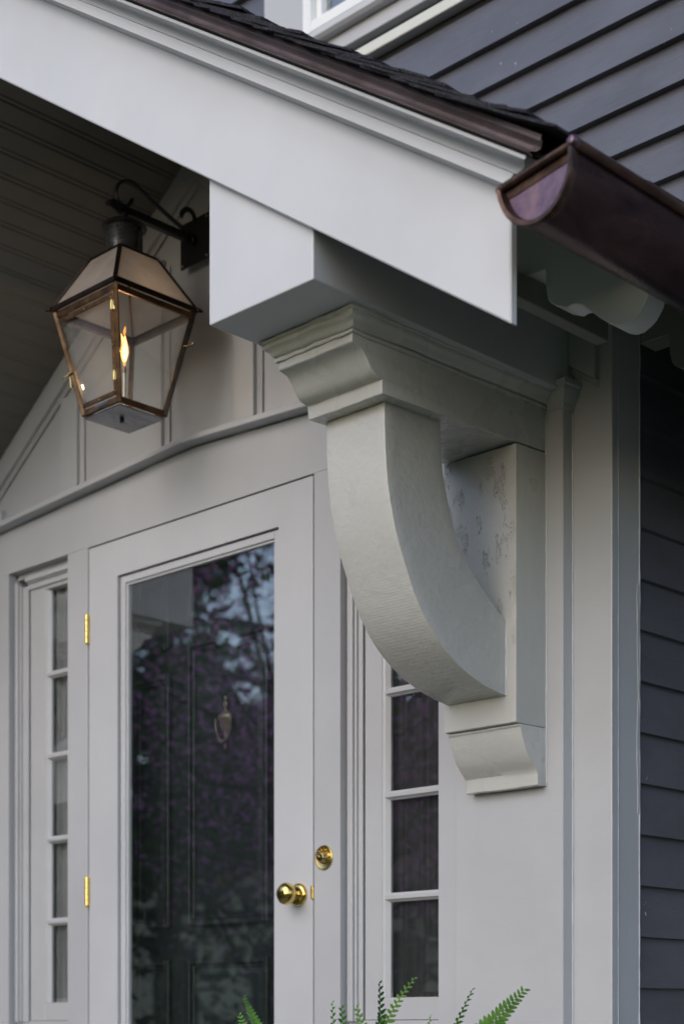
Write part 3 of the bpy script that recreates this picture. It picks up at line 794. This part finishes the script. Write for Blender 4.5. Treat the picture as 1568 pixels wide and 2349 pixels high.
# curved brace
OUT = [(-.4975, 1.8940), (-.4967, 1.8600), (-.4960, 1.8267), (-.4935, 1.7850), (-.4892, 1.7435), (-.4812, 1.7020), (-.4704, 1.6624), (-.4550, 1.6220), (-.4362, 1.5837), (-.4150, 1.5430), (-.3911, 1.5056), (-.3630, 1.4730), (-.3318, 1.4457), (-.2990, 1.4250), (-.2641, 1.4076), (-.2300, 1.3950), (-.1944, 1.3837), (-.1600, 1.3770), (-.1226, 1.3721)]
INN = [(-.1226, 1.5330), (-.1560, 1.5520), (-.1944, 1.5800), (-.2250, 1.6030), (-.2503, 1.6290), (-.2740, 1.6610), (-.2914, 1.6919), (-.3060, 1.7290), (-.3157, 1.7662), (-.3235, 1.7960), (-.3278, 1.8251), (-.3305, 1.8600), (-.3325, 1.9000)]
bm = bmesh.new()
X0, X1 = 1.0000, 1.1608
nseg = 8; L = 46
def resample(poly, n):
    P_ = [Vector((0, a, b)) for a, b in poly]; ln = [0]
    for a, b in zip(P_, P_[1:]): ln.append(ln[-1] + (b - a).length)
    out = []
    for i in range(n + 1):
        tt = ln[-1] * i / n
        for k in range(len(P_) - 1):
            if tt <= ln[k + 1] + 1e-9: out.append(P_[k].lerp(P_[k + 1], (tt - ln[k]) / (ln[k + 1] - ln[k]))); break
    return out
def smooth_poly(pl_, it=3):
    for _ in range(it): pl_ = [pl_[0]] + [(pl_[i - 1] + pl_[i] * 2 + pl_[i + 1]) / 4 for i in range(1, len(pl_) - 1)] + [pl_[-1]]
    return pl_
O_ = smooth_poly(resample(OUT, L)); I_ = smooth_poly(resample(INN[::-1], L))
G = []
for i in range(L + 1):
    ring = []
    for k in range(nseg + 1): ring.append(bm.verts.new((X0 + (X1 - X0) * k / nseg, O_[i].y, O_[i].z)))
    for k in range(1, 6): 
        q = O_[i].lerp(I_[i], k / 6); ring.append(bm.verts.new((X1, q.y, q.z)))
    for k in range(nseg + 1): ring.append(bm.verts.new((X1 - (X1 - X0) * k / nseg, I_[i].y, I_[i].z)))
    for k in range(1, 6):
        q = I_[i].lerp(O_[i], k / 6); ring.append(bm.verts.new((X0, q.y, q.z)))
    G.append(ring)
n_ = len(G[0])
for a, b in zip(G, G[1:]):
    for k in range(n_): bm.faces.new((a[k], a[(k + 1) % n_], b[(k + 1) % n_], b[k]))
bm.faces.new(G[0]); bm.faces.new(G[-1][::-1])
bmesh.ops.recalc_face_normals(bm, faces=bm.faces)
es = [e for e in bm.edges if len(e.link_faces) == 2 and e.calc_face_angle(0) > R(60)]
bmesh.ops.bevel(bm, geom=es, offset=.0022, segments=2, affect='EDGES', profile=.6)
jitter(bm, .0012, 12, 4); jitter(bm, .0007, 60, 8)
link('curved_brace', bm, 'oldsaw', br, True, 40)
caulk('caulk_bead', (1.1612, -.1232, 1.372), (1.1612, -.1232, 1.530), .0018, br, 21, 40)
caulk('caulk_bead', (1.1885, -.0208, 1.190), (1.1885, -.0208, 1.985), .0018, br, 25)

# the matching bracket and purlin on the far side of the door
b2 = br.copy(); col.objects.link(b2); b2.location = (-br.location.x, br.location.y, br.location.z); b2.scale = (-1, 1, 1)
b2['label'] = 'matching curved wooden roof bracket left of the door, outside the picture'
for ch in list(br.children):
    c_ = ch.copy(); col.objects.link(c_); c_.parent = b2
    if 'label' in c_: del c_['label']
box('purlin_beam', -1.232, -.946, -.762, -.0012, 2.0255, 2.330, 'rake', rf, .003, 2)

# ================================================================== GUTTER
gt = thing('rain_gutter', (1.815, -.86, 1.975), 'dark purple copper half-round gutter under the shingle edge', 'gutter')
gc = Vector((1.8140, 0, 1.9800)); gr = .0695; tilt = R(8.5)
def arc_pts(rad, y, n=28, a0=180, a1=360):
    out = []
    for i in range(n + 1):
        a = R(a0 + (a1 - a0) * i / n); px_, pz_ = rad * math.cos(a), rad * 1.22 * math.sin(a)
        out.append((gc.x + px_ * math.cos(tilt) - pz_ * math.sin(tilt), y, gc.z + px_ * math.sin(tilt) + pz_ * math.cos(tilt)))
    return out
bm = bmesh.new()
ys = [-.852 + (.500 + .852) * i / 30 for i in range(31)]
rows = []
for y in ys:
    d = .0006 * noise.noise(Vector((y * 6, 0, 0)))
    o_ = arc_pts(gr, y); i_ = arc_pts(gr - .0016, y)[::-1]
    rows.append([bm.verts.new((p[0], p[1], p[2] + d)) for p in o_ + i_])
for a, b in zip(rows, rows[1:]):
    for k in range(len(a)): bm.faces.new((a[k], a[(k + 1) % len(a)], b[(k + 1) % len(a)], b[k]))
link('trough', bm, 'cop_gut', gt, True, 60)
rim = arc_pts(gr + .004, 0, 2, 180, 360)[-1]
tube('rolled_bead', [(rim[0] - .002, y, rim[2] + .003) for y in (-.862, -.3, .1, .5)], .0090, 'cop_rim', gt, 14)
# end cap: recessed plate, flange ring, top bar
bm = bmesh.new(); cp = arc_pts(gr - .003, -.853); vs = [bm.verts.new(p) for p in cp]; bm.faces.new(vs)
vs2 = [bm.verts.new((p[0], p[1] + .0012, p[2])) for p in cp]; bm.faces.new(vs2[::-1])
for k in range(len(vs)): bm.faces.new((vs[k], vs[(k + 1) % len(vs)], vs2[(k + 1) % len(vs)], vs2[k]))
cap = link('end_cap', bm, 'cop_cap', gt)
bm = bmesh.new(); rr_ = []
for y, rd in ((-.850, gr + .0010), (-.866, gr + .0035), (-.8685, gr + .0020), (-.8670, gr - .0040), (-.8575, gr - .0075), (-.8535, gr - .0080), (-.850, gr - .004)):
    rr_.append([bm.verts.new(p) for p in arc_pts(rd, y, 36)])
for a, b in zip(rr_, rr_[1:] + rr_[:1]):
    for k in range(36): bm.faces.new((a[k], a[k + 1], b[k + 1], b[k]))
link('end_flange', bm, 'cop_rim', gt, True, 50)
l_, r_ = Vector(arc_pts(gr + .001, -.8615, 2)[0]), Vector(arc_pts(gr + .001, -.8615, 2)[-1])
tube('top_bar', [l_ + Vector((0, 0, .0005)), l_.lerp(r_, .5) + Vector((0, 0, .001)), r_ + Vector((0, 0, .001))], .0068, 'cop_rim', gt, 12)
bm = bmesh.new()
d = (r_ - l_).normalized()
a_, b_2 = l_ + Vector((.004, .004, -.004)), r_ + Vector((-.004, .004, -.004)); dn = Vector((d.z, 0, -d.x)) * .0125
qs = [a_, b_2, b_2 + dn - d * .006 + Vector((0, .003, 0)), a_ + dn + d * .009 + Vector((0, .003, 0))]
bm.faces.new([bm.verts.new(q) for q in qs]); link('cap_fold', bm, 'cop_rim', gt)
lathe('corner_knot', [(0, -.0060), (.0050, -.0050), (.0074, 0), (.0070, .0060), (.0040, .0090)], (l_.x + .001, -.8615, l_.z), 'cop_rim', gt, 'y', 16)
lathe('corner_knot', [(0, -.0100), (.0060, -.0080), (.0092, -.0020), (.0092, .0060), (.0060, .0120)], (rim[0] - .001, -.862, rim[2] + .003), 'cop_cap', gt, 'y', 16)
# apron flashing into the gutter
bm = bmesh.new(); prism_bm(bm, [(1.741, 2.0700), (1.800, 2.0430), (1.8015, 2.0200), (1.7990, 2.0200), (1.7960, 2.0400), (1.741, 2.0670)], 'y', -.842, .5)
link('eave_flashing', bm, 'cop_rim', gt)

# ================================================================== LANTERN
LX, LY = .015, -.2390
ln = thing('wall_lantern', (LX, 0, 2.75), 'copper gas lantern with lit flame on a black scrolled wall bracket under the porch', 'lantern')
plt = box('wall_plate', -.0420, .0720, -.0065, -.0008, 2.689, 2.808, 'iron', ln, .001)
for sx, sz in ((-.034, 2.697), (.064, 2.697), (-.034, 2.80), (.064, 2.80)):
    lathe('screw', [(0, -.009), (.0022, -.0085), (.0035, -.0065)], (sx, 0, sz), 'brass_cast', plt, 'y', 10)
bm = bmesh.new(); box_bm(bm, LX - .0090, LX + .0090, -.258, -.006, 2.738, 2.7585, .002)
link('arm', bm, 'iron', ln)
lathe('arm_collar', [(0, 0), (.012, 0), (.012, -.014), (.009, -.016)], (LX, -.0065, 2.748), 'iron', ln, 'y', 16)
tube('arm_tip', [(LX, -.252, 2.748), (LX, -.266, 2.7515), (LX, -.280, 2.7545), (LX, -.2925, 2.7490)], [.009, .0095, .0095, .006], 'iron', ln, 10, 1.5)
sc = [(-.0080, 2.7500), (-.0508, 2.7700), (-.0862, 2.7815), (-.1467, 2.8030), (-.1923, 2.8229), (-.2171, 2.8275), (-.2418, 2.8240), (-.2600, 2.8080), (-.2684, 2.7850), (-.2640, 2.7680), (-.2500, 2.7575), (-.2330, 2.7580), (-.2215, 2.7680), (-.2170, 2.7800), (-.2120, 2.7890)]
pp = smooth_poly(resample(sc, 44), 2)
tube('scroll', [(LX, p.y, p.z) for p in pp], [.0046] * 36 + [.0050] * 6 + [.0056, .0056, .002], 'iron', ln, 8, 1.5)
s2 = [(-.0050, 2.8000), (-.0085, 2.8190), (-.0198, 2.8262), (-.0342, 2.8245), (-.0485, 2.8104), (-.0520, 2.7963)]
tube('small_scroll', [(LX, p.y, p.z) for p in smooth_poly(resample(s2, 20), 2)], .0050, 'iron', ln, 8, 1.3)
def ctr(dx, dy, z): return Vector((LX + dx, LY + dy, z))
# flue
fl = lathe('flue', [(.0470, 2.612), (.0470, 2.700), (.0455, 2.703)], (LX, LY, 0), 'cop_flue', ln, 'z', 40)
lathe('flue_cap', [(.0470, 2.7000), (.0560, 2.7010), (.0575, 2.7030), (.0560, 2.7065), (.0500, 2.7105), (.0300, 2.7150), (.0140, 2.7180), (.0120, 2.7220), (.0120, 2.742), (0, 2.742)], (LX, LY, 0), 'iron', ln, 'z', 40)
for k in range(18):
    a = 2 * math.pi * k / 18
    o = lathe('vent_hole', [(0, 0), (.0031, 0), (.0031, -.0006), (0, -.0006)], (0, 0, 0), 'dark', None, 'z', 10)
    n3 = Vector((math.cos(a), math.sin(a), 0))
    mt = Matrix.Translation(Vector((LX, LY, 2.6885)) + n3 * .0474) @ n3.to_track_quat('Z', 'Y').to_matrix().to_4x4()
    o.data.transform(Matrix.Translation(-root_loc(ln)) @ mt); o.parent = fl
TOP, RIM, BOT = (.0600, 2.6225), (.1270, 2.4950), (.0715, 2.2250)
def bar(name, p, q, wd, m, parent, th=None):
    """square bar between two points"""
    p, q = Vector(p), Vector(q); d = (q - p).normalized()
    up = Vector((0, 0, 1)) if abs(d.z) < .8 else Vector((p.x - LX, p.y - LY, 0)).normalized()
    s = d.cross(up).normalized(); u = s.cross(d).normalized(); th = th or wd
    bm = bmesh.new()
    A = [bm.verts.new(p + s * a * wd / 2 + u * b * th / 2) for a, b in ((-1, -1), (1, -1), (1, 1), (-1, 1))]
    B = [bm.verts.new(q + s * a * wd / 2 + u * b * th / 2) for a, b in ((-1, -1), (1, -1), (1, 1), (-1, 1))]
    bm.faces.new(A); bm.faces.new(B[::-1])
    for k in range(4): bm.faces.new((A[k], A[(k + 1) % 4], B[(k + 1) % 4], B[k]))
    bmesh.ops.bevel(bm, geom=bm.edges[:], offset=min(wd, th) * .12, segments=1, affect='EDGES')
    return link(name, bm, m, parent)
C4 = [(1, -1), (1, 1), (-1, 1), (-1, -1)]
def cn(i, lv, dz=0, da=0): a, z = lv; sx, sy = C4[i % 4]; return ctr(sx * (a + da), sy * (a + da), z + dz)
for i in range(4):
    bar('hip_bar', cn(i, RIM, .004, .002), cn(i, TOP), .011, 'cop_dark', ln, .006)
    bar('top_ring_bar', cn(i, TOP), cn(i + 1, TOP), .008, 'cop_dark', ln, .006)
    bar('rim_bar', cn(i, RIM, .000, .0035), cn(i + 1, RIM, .000, .0035), .0055, 'cop_dark', ln, .0130)
    bar('upper_rail', cn(i, (.1225, 2.4800)), cn(i + 1, (.1225, 2.4800)), .0065, 'cop_lan', ln, .0150)
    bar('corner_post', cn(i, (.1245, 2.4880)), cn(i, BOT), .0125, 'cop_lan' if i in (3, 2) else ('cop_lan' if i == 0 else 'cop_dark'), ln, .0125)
    bar('lower_rail', cn(i, BOT, .006, .001), cn(i + 1, BOT, .006, .001), .0075, 'cop_lan', ln, .0150)
    # flared drip tips at the rim corners
    p = cn(i, RIM, .002, .003); q = cn(i, RIM, -.004, .0150)
    bm = bmesh.new(); tube_bm(bm, [p, p.lerp(q, .5), q], [.0065, .0045, .0012], 6); link('rim_tip', bm, 'cop_dark', ln, True)
    # roof pane and side pane
    bm = bmesh.new(); bm.faces.new([bm.verts.new(cn(i, RIM, .004)), bm.verts.new(cn(i + 1, RIM, .004)), bm.verts.new(cn(i + 1, TOP)), bm.verts.new(cn(i, TOP))]); link('roof_pane', bm, 'milk', ln)
    bm = bmesh.new(); bm.faces.new([bm.verts.new(cn(i, BOT, .01, -.002)), bm.verts.new(cn(i + 1, BOT, .01, -.002)), bm.verts.new(cn(i + 1, (.1215, 2.48), 0, -.002)), bm.verts.new(cn(i, (.1215, 2.48), 0, -.002))]); link('side_pane', bm, 'langlass', ln)
# flue plate under the chimney
bm = bmesh.new(); a, z = TOP
o4 = [bm.verts.new(cn(i, TOP, -.001)) for i in range(4)]; bm.faces.new(o4); link('roof_plate', bm, 'cop_dark', ln)
# floor plate with vents and gas inlet
bm = bmesh.new(); box_bm(bm, LX - .0725, LX + .0725, LY - .0725, LY + .0725, 2.2170, 2.2205, .001); flp = link('floor_plate', bm, 'cop_flue', ln)
tube('gas_inlet', [(LX - .002, LY - .006, 2.2200), (LX - .002, LY - .006, 2.2080)], .0058, 'iron', ln, 14)
for k in range(6):
    a = 2 * math.pi * k / 6 + .3
    tube('vent', [(LX + .030 * math.cos(a), LY + .030 * math.sin(a), 2.2175), (LX + .030 * math.cos(a), LY + .030 * math.sin(a), 2.2164)], .0021, 'stone', flp, 10)
# burner and flame
tube('burner_tube', [(LX, LY, 2.2205), (LX, LY, 2.335)], .0040, 'wick', ln, 12)
tube('burner_tip', [(LX, LY, 2.335), (LX, LY, 2.343), (LX, LY, 2.351)], [.0052, .0060, .0040], 'brass_old', ln, 12)
bm = bmesh.new()
def flame_bm(bm, z0, h, rad, dx, dy):
    pr = [(0, 0), (.35, .08), (.75, .22), (1.0, .38), (.95, .52), (.7, .68), (.42, .82), (.18, .93), (0, 1.0)]
    rows = []
    for r, f in pr:
        ox, oy = dx * f * f, dy * f * f
        rows.append([bm.verts.new((LX + ox + rad * r * math.cos(2 * math.pi * k / 14), LY + oy + rad * r * .7 * math.sin(2 * math.pi * k / 14), z0 + h * f)) for k in range(14)] if r else [bm.verts.new((LX + ox, LY + oy, z0 + h * f))])
    for a, b in zip(rows, rows[1:]):
        for k in range(14):
            k2 = (k + 1) % 14
            if len(a) == 1: bm.faces.new((a[0], b[k], b[k2]))
            elif len(b) == 1: bm.faces.new((a[k], a[k2], b[0]))
            else: bm.faces.new((a[k], a[k2], b[k2], b[k]))
flame_bm(bm, 2.357, .076, .0125, .002, 0)
flame_bm(bm, 2.374, .066, .0062, -.009, -.004)
fo = link('flame', bm, 'flame_core', ln, True)
bm = bmesh.new(); flame_bm(bm, 2.430, .026, .0040, .002, .002); flame_bm(bm, 2.352, .018, .0050, 0, 0)
link('flame_wisp', bm, 'flame_tip', fo, True)
fl_l = bpy.data.lights.new('flame_light', 'POINT'); fl_l.energy = 2.5; fl_l.color = (1.0, .62, .33); fl_l.shadow_soft_size = .012
fl_o = bpy.data.objects.new('flame_light', fl_l); col.objects.link(fl_o); fl_o.location = (LX, LY, 2.39)
# hinged door frame on the front (-Y) face
def face_pt(u, vv, out=.0045):
    """u -1..1 across the front face, vv 0 bottom .. 1 top"""
    a = BOT[0] + (.1225 - BOT[0]) * vv; z = 2.237 + (2.470 - 2.237) * vv
    return Vector((LX + u * a, LY - a - out, z))
fp = face_pt
dk = .90
ld = bar('door_frame', fp(-dk, .05), fp(-dk, .95), .0095, 'cop_lan', ln, .004)
bar('frame_bar', fp(dk, .05), fp(dk, .95), .0095, 'cop_lan', ld, .004)
bar('frame_bar', fp(-dk, .955), fp(dk, .955), .0042, 'cop_lan', ld, .0110)
bar('frame_bar', fp(-dk, .045), fp(dk, .045), .0042, 'cop_lan', ld, .0110)
for vv in (.20, .86):
    p = fp(.96, vv, .0075); hz = bar('hinge', p + Vector((0, 0, -.0105)), p + Vector((0, 0, .0105)), .0110, 'brass_cast', ln, .0030)
    tube('pin', [p + Vector((0, -.003, -.012)), p + Vector((0, -.003, .012))], .0022, 'brass_cast', hz, 8)
def lrivet(p): lathe('rivet', [(0, -.0016), (.0013, -.0012), (.0020, 0)], p, 'brass_cast', ln, 'y', 8)
for u_, v_ in ((-.9, .06), (0, .04), (.9, .06), (-.9, .95), (0, .955), (.9, .95), (.9, .5), (.9, .6), (-.9, .45)): lrivet(fp(u_, v_, .0066))
# latch bars on the two outer corners
p = fp(-1.0, .36, .006)
lt = bar('latch_plate', p + Vector((-.002, -.002, -.026)), p + Vector((-.0085, -.002, .012)), .0075, 'brass_cast', ln, .003)
tube('latch_lever', [p + Vector((.006, -.006, .012)), p + Vector((-.010, -.010, .004)), p + Vector((-.020, -.012, .001))], [.0028, .0028, .0034], 'brass_cast', lt, 8)
tube('latch_knob', [p + Vector((-.020, -.012, .001)), p + Vector((-.0205, -.015, .003))], .0042, 'brass_cast', lt, 8)
q = ctr(.113, .100, 2.400)
l2 = tube('latch_lever', [q, q + Vector((.010, .006, 0)), q + Vector((.024, .010, 0))], .0026, 'brass_dk', ln, 8)
tube('latch_knob', [q + Vector((.024, .010, 0)), q + Vector((.026, .011, .005))], .0040, 'brass_dk', l2, 8)
# maker plate, plain
p = fp(.12, -.02, .006); bar('name_plate', p + Vector((-.028, 0, .001)), p + Vector((.022, 0, .001)), .0022, 'cop_flue', ln, .0075)

# ================================================================== FERN
fn = thing('fern', (1.12, -.50, 0), 'leafy green potted fern with upright frond tips below the door and bracket', 'fern')
lathe('pot', [(0, .0), (.10, .0), (.135, .30), (.15, .30), (.15, .34), (.135, .34), (.13, .30), (0, .29)], (1.12, -.50, 0), 'terracotta', fn, 'z', 28)
def bez(a, b, c, t): return a * (1 - t) ** 2 + b * 2 * t * (1 - t) + c * t * t
def frond(base, ctrl, tip, n, length, m, roll=0.0, curl=0.0, seed=0):
    rnd = random.Random(seed); bm = bmesh.new(); a, b, c = Vector(base), Vector(ctrl), Vector(tip)
    pts = [bez(a, b, c, i / n) for i in range(n + 1)]
    tube_bm(bm, pts, [.0022 * (1 - .75 * i / n) for i in range(n + 1)], 5)
    view = Vector((.7, -.7, .15)).normalized()
    for i in range(3, n + 1):
        t = i / n; d = (bez(a, b, c, min(1, t + .01)) - bez(a, b, c, t - .01)).normalized()
        s = d.cross(view).normalized(); s = (Matrix.Rotation(roll, 3, d) @ s); nrm = s.cross(d).normalized()
        prof = min(1, .35 + 2.2 * (1 - t)) * min(1, t * 4)
        Lp = length * prof * (.9 + .2 * rnd.random())
        for sg in (-1, 1):
            dr = (s * sg + d * (.28 + .5 * (1 - prof)) + nrm * (curl + rnd.uniform(-.12, .12))).normalized()
            wv = dr.cross(nrm).normalized() * Lp * .27
            o = pts[i] if sg > 0 else pts[i] - d * (pts[1] - pts[0]).length * .4
            sect = [(0.03, .45), (.22, 1.0), (.5, 1.0), (.78, .72), (.95, .32)]
            L_, R_, Mi = [], [], []
            for f, wd in sect:
                dp = dr * Lp * f - nrm * Lp * .10 * f * f + d * Lp * .10 * f * f
                L_.append(bm.verts.new(o + dp + wv * wd - nrm * .0010)); R_.append(bm.verts.new(o + dp - wv * wd - nrm * .0010)); Mi.append(bm.verts.new(o + dp + nrm * .0004))
            for k in range(4):
                bm.faces.new((L_[k], L_[k + 1], Mi[k + 1], Mi[k])); bm.faces.new((Mi[k], Mi[k + 1], R_[k + 1], R_[k]))
            e = bm.verts.new(o + dr * Lp * 1.03 - nrm * Lp * .10 + d * Lp * .10)
            bm.faces.new((L_[-1], e, Mi[-1])); bm.faces.new((Mi[-1], e, R_[-1]))
    return link('frond', bm, m, fn, True)
B0 = (1.12, -.50, .31)
FR = [((.84, -.52, .62), (.757, -.50, .738), 40, .0200, 'fern', .7, .3),
      ((.86, -.55, .58), (.775, -.53, .700), 34, .0200, 'fern_light', .3, .2),
      ((1.10, -.55, .60), (1.242, -.50, .768), 40, .0175, 'fern_light', .3, .2),
      ((1.16, -.50, .55), (1.150, -.50, .760), 36, .0235, 'fern_dark', .9, .5),
      ((1.28, -.52, .55), (1.386, -.50, .744), 38, .0190, 'fern', .9, .5),
      ((1.24, -.50, .50), (1.283, -.50, .696), 36, .0120, 'fern_light', .4, .2),
      ((1.33, -.48, .62), (1.508, -.50, .742), 44, .0265, 'fern', .1, -.1),
      ((1.12, -.56, .52), (1.105, -.56, .712), 34, .0240, 'fern', .6, .4),
      ((1.18, -.52, .55), (1.165, -.58, .712), 34, .0220, 'fern_light', .3, .1),
      ((1.05, -.52, .50), (1.070, -.55, .722), 34, .0180, 'fern_light', .8, .3),
      ((1.15, -.55, .50), (1.205, -.55, .705), 34, .0240, 'fern_dark', .3, .2)]
for i, (c_, t_, n, l, m, ro, cu) in enumerate(FR): frond(B0, c_, t_, n, l, m, ro, cu, i)
rnd = random.Random(5)
for i in range(26):
    a = rnd.uniform(0, 2 * math.pi); r = rnd.uniform(.18, .42); h = rnd.uniform(.35, .62)
    frond(B0, (1.12 + r * .45 * math.cos(a), -.5 + r * .45 * math.sin(a), h + .12), (1.12 + r * math.cos(a), -.5 + r * math.sin(a), h - .08), 30, .026, rnd.choice(['fern', 'fern_dark', 'fern']), 1.4, .1, 50 + i)

# ================================================================== WOOD
def wood():
    rnd = random.Random(99); verts, faces = [], []
    blobs = []
    for i in range(80):
        a = rnd.uniform(R(-178), R(-112))
        d_ = rnd.uniform(32, 40); hgt = rnd.uniform(5, 12)
        for k in range(5):
            blobs.append((Vector((2 + d_ * math.cos(a) + rnd.gauss(0, .8), -3 + d_ * math.sin(a) + rnd.gauss(0, .8), -.9 + hgt * (k + .5) / 5.2)), 2.3 - .28 * k))
    for i in range(42000):
        c, r = rnd.choice(blobs)
        p = c + Vector((rnd.gauss(0, .45), rnd.gauss(0, .45), rnd.gauss(0, .4))) * r
        u = Vector((rnd.gauss(0, 1), rnd.gauss(0, 1), rnd.gauss(0, 1))).normalized(); v = u.orthogonal().normalized() * rnd.uniform(.2, .5); u = u * rnd.uniform(.18, .42)
        k = len(verts); verts += [p - u, p + v, p + u, p - v]; faces.append((k, k + 1, k + 2, k + 3))
    me = bpy.data.meshes.new('distant_wood'); me.from_pydata([tuple(v) for v in verts], [], faces); me.materials.append(M['needle'])
    o = bpy.data.objects.new('distant_wood', me); col.objects.link(o)
    tag(o, 'belt of dark trees round the lawn, seen only in the glass', 'wood', 'stuff')
wood()

# ================================================================== GARDEN ACROSS (seen in the glass) and added shade shrubs
def tree(name, loc, h, crown_r, n, m, label, trunk_r=.12, leafs=.10, crown_z=.55, squash=1.0, grp=None, seed=1, branch=None):
    rnd = random.Random(seed); t = thing(name, loc, label, 'tree', grp); L0 = Vector(loc)
    bm = bmesh.new(); tips = []
    top = L0 + Vector((rnd.uniform(-.3, .3), rnd.uniform(-.3, .3), h * .85))
    tube_bm(bm, [L0, L0.lerp(top, .35) + Vector((.1, .05, 0)), top], [trunk_r, trunk_r * .7, trunk_r * .15], 8)
    for i in range(branch or 16):
        f = rnd.uniform(.25, .9); p = L0.lerp(top, f); a = rnd.uniform(0, 6.28)
        q = p + Vector((math.cos(a), math.sin(a), rnd.uniform(.15, .7))) * crown_r * rnd.uniform(.5, .95)
        mid = p.lerp(q, .5) + Vector((0, 0, -.12 * crown_r)); tube_bm(bm, [p, mid, q], [trunk_r * .35, trunk_r * .2, trunk_r * .06], 5); tips += [p.lerp(mid, .7), mid, mid.lerp(q, .5), q]
    link('trunk', bm, 'bark', t, True)
    verts, faces = [], []
    blobs = [(tp, crown_r * rnd.uniform(.16, .34)) for tp in tips] + [(L0 + Vector((rnd.gauss(0, .4) * crown_r, rnd.gauss(0, .4) * crown_r, h * crown_z + rnd.gauss(0, .28) * crown_r * squash)), crown_r * rnd.uniform(.12, .3)) for _ in range(26)]
    for i in range(n):
        c, r = rnd.choice(blobs)
        p = c + Vector((rnd.gauss(0, .5), rnd.gauss(0, .5), rnd.gauss(0, .42))) * r - L0
        u = Vector((rnd.gauss(0, 1), rnd.gauss(0, 1), rnd.gauss(0, 1))).normalized(); v = u.orthogonal().normalized() * leafs * rnd.uniform(.5, 1); u = u * leafs * rnd.uniform(.4, .8)
        k = len(verts); verts += [p - u, p + v * .6, p + u, p - v * .6]; faces.append((k, k + 1, k + 2, k + 3))
    me = bpy.data.meshes.new('crown'); me.from_pydata([tuple(v) for v in verts], [], faces); me.materials.append(M[m])
    o = bpy.data.objects.new('crown', me); col.objects.link(o); o.parent = t
    return t
tree('redbud_tree', (-5.2, -5.6, -.9), 5.8, 2.5, 13000, 'redbud', 'small redbud tree in purple blossom on the lawn facing the door', .10, .026, .62, 1.0, None, 3, 26)
tree('conifer_tree', (-13.5, -11.0, -.9), 11.5, 3.4, 6500, 'needle', 'tall dark evergreen standing leftmost across the lawn', .22, .16, .5, 1.6, 'dark evergreens across the lawn', 11, 30)
tree('conifer_tree', (-9.0, -13.5, -.9), 9.5, 3.0, 8500, 'needle', 'tall dark evergreen standing in the middle across the lawn', .22, .16, .5, 1.6, 'dark evergreens across the lawn', 12, 30)
tree('conifer_tree', (-4.6, -13.5, -.9), 10.5, 3.0, 9000, 'needle', 'tall dark evergreen standing rightmost across the lawn', .22, .16, .5, 1.6, 'dark evergreens across the lawn', 13, 30)
tree('shade_tree', (-8.3, -8.6, -.9), 6.0, 2.3, 5000, 'green', 'mid green shade tree behind the redbud', .14, .09, .55, 1.0, None, 21, 22)
tree('added_shade_shrub', (-2.35, -.50, -.9), 4.4, .80, 15000, 'needle', 'dense upright evergreen shrub, added unseen left of the porch to darken that side', .08, .06, .5, 2.0, 'unseen shrubs added to shade the left of the porch', 41, 30)  # both shrubs are made up, out of view, blocking light from the left
tree('added_shade_shrub', (-3.6, -1.0, -.9), 4.8, .95, 14000, 'needle', 'taller evergreen shrub, added unseen further out left to darken the porch', .08, .06, .5, 2.0, 'unseen shrubs added to shade the left of the porch', 42, 30)
nb = thing('neighbour_house', (-17, -19, -.9), 'pale cream house across the street behind the evergreens', 'house')
bm = bmesh.new(); box_bm(bm, -24, -12, -24, -18.5, -.9, 3.6, 0); nw = link('wall', bm, 'stucco', nb)
prism('roof', [(-24.6, 3.6), (-11.4, 3.6), (-13.5, 6.0), (-22.5, 6.0)], 'y', -24.5, -18.0, 'roofdark', nb)
for k in range(4):
    box('window', -23 + k * 3.0, -21.7 + k * 3.0, -18.49, -18.42, .4, 2.2, 'screen_dark', nb, 0)
nb2 = thing('neighbour_garage', (-5, -20, -.9), 'low pale garage across the street on the right', 'garage')
bm = bmesh.new(); box_bm(bm, -9, -1, -23, -19, -.9, 2.0, 0); link('wall', bm, 'stucco', nb2)
prism('roof', [(-9.4, 2.0), (-.6, 2.0), (-5, 4.0)], 'y', -23.4, -18.7, 'roofdark', nb2)
box('window', -7.5, -6.2, -18.99, -18.94, .2, 1.4, 'screen_dark', nb2, 0)
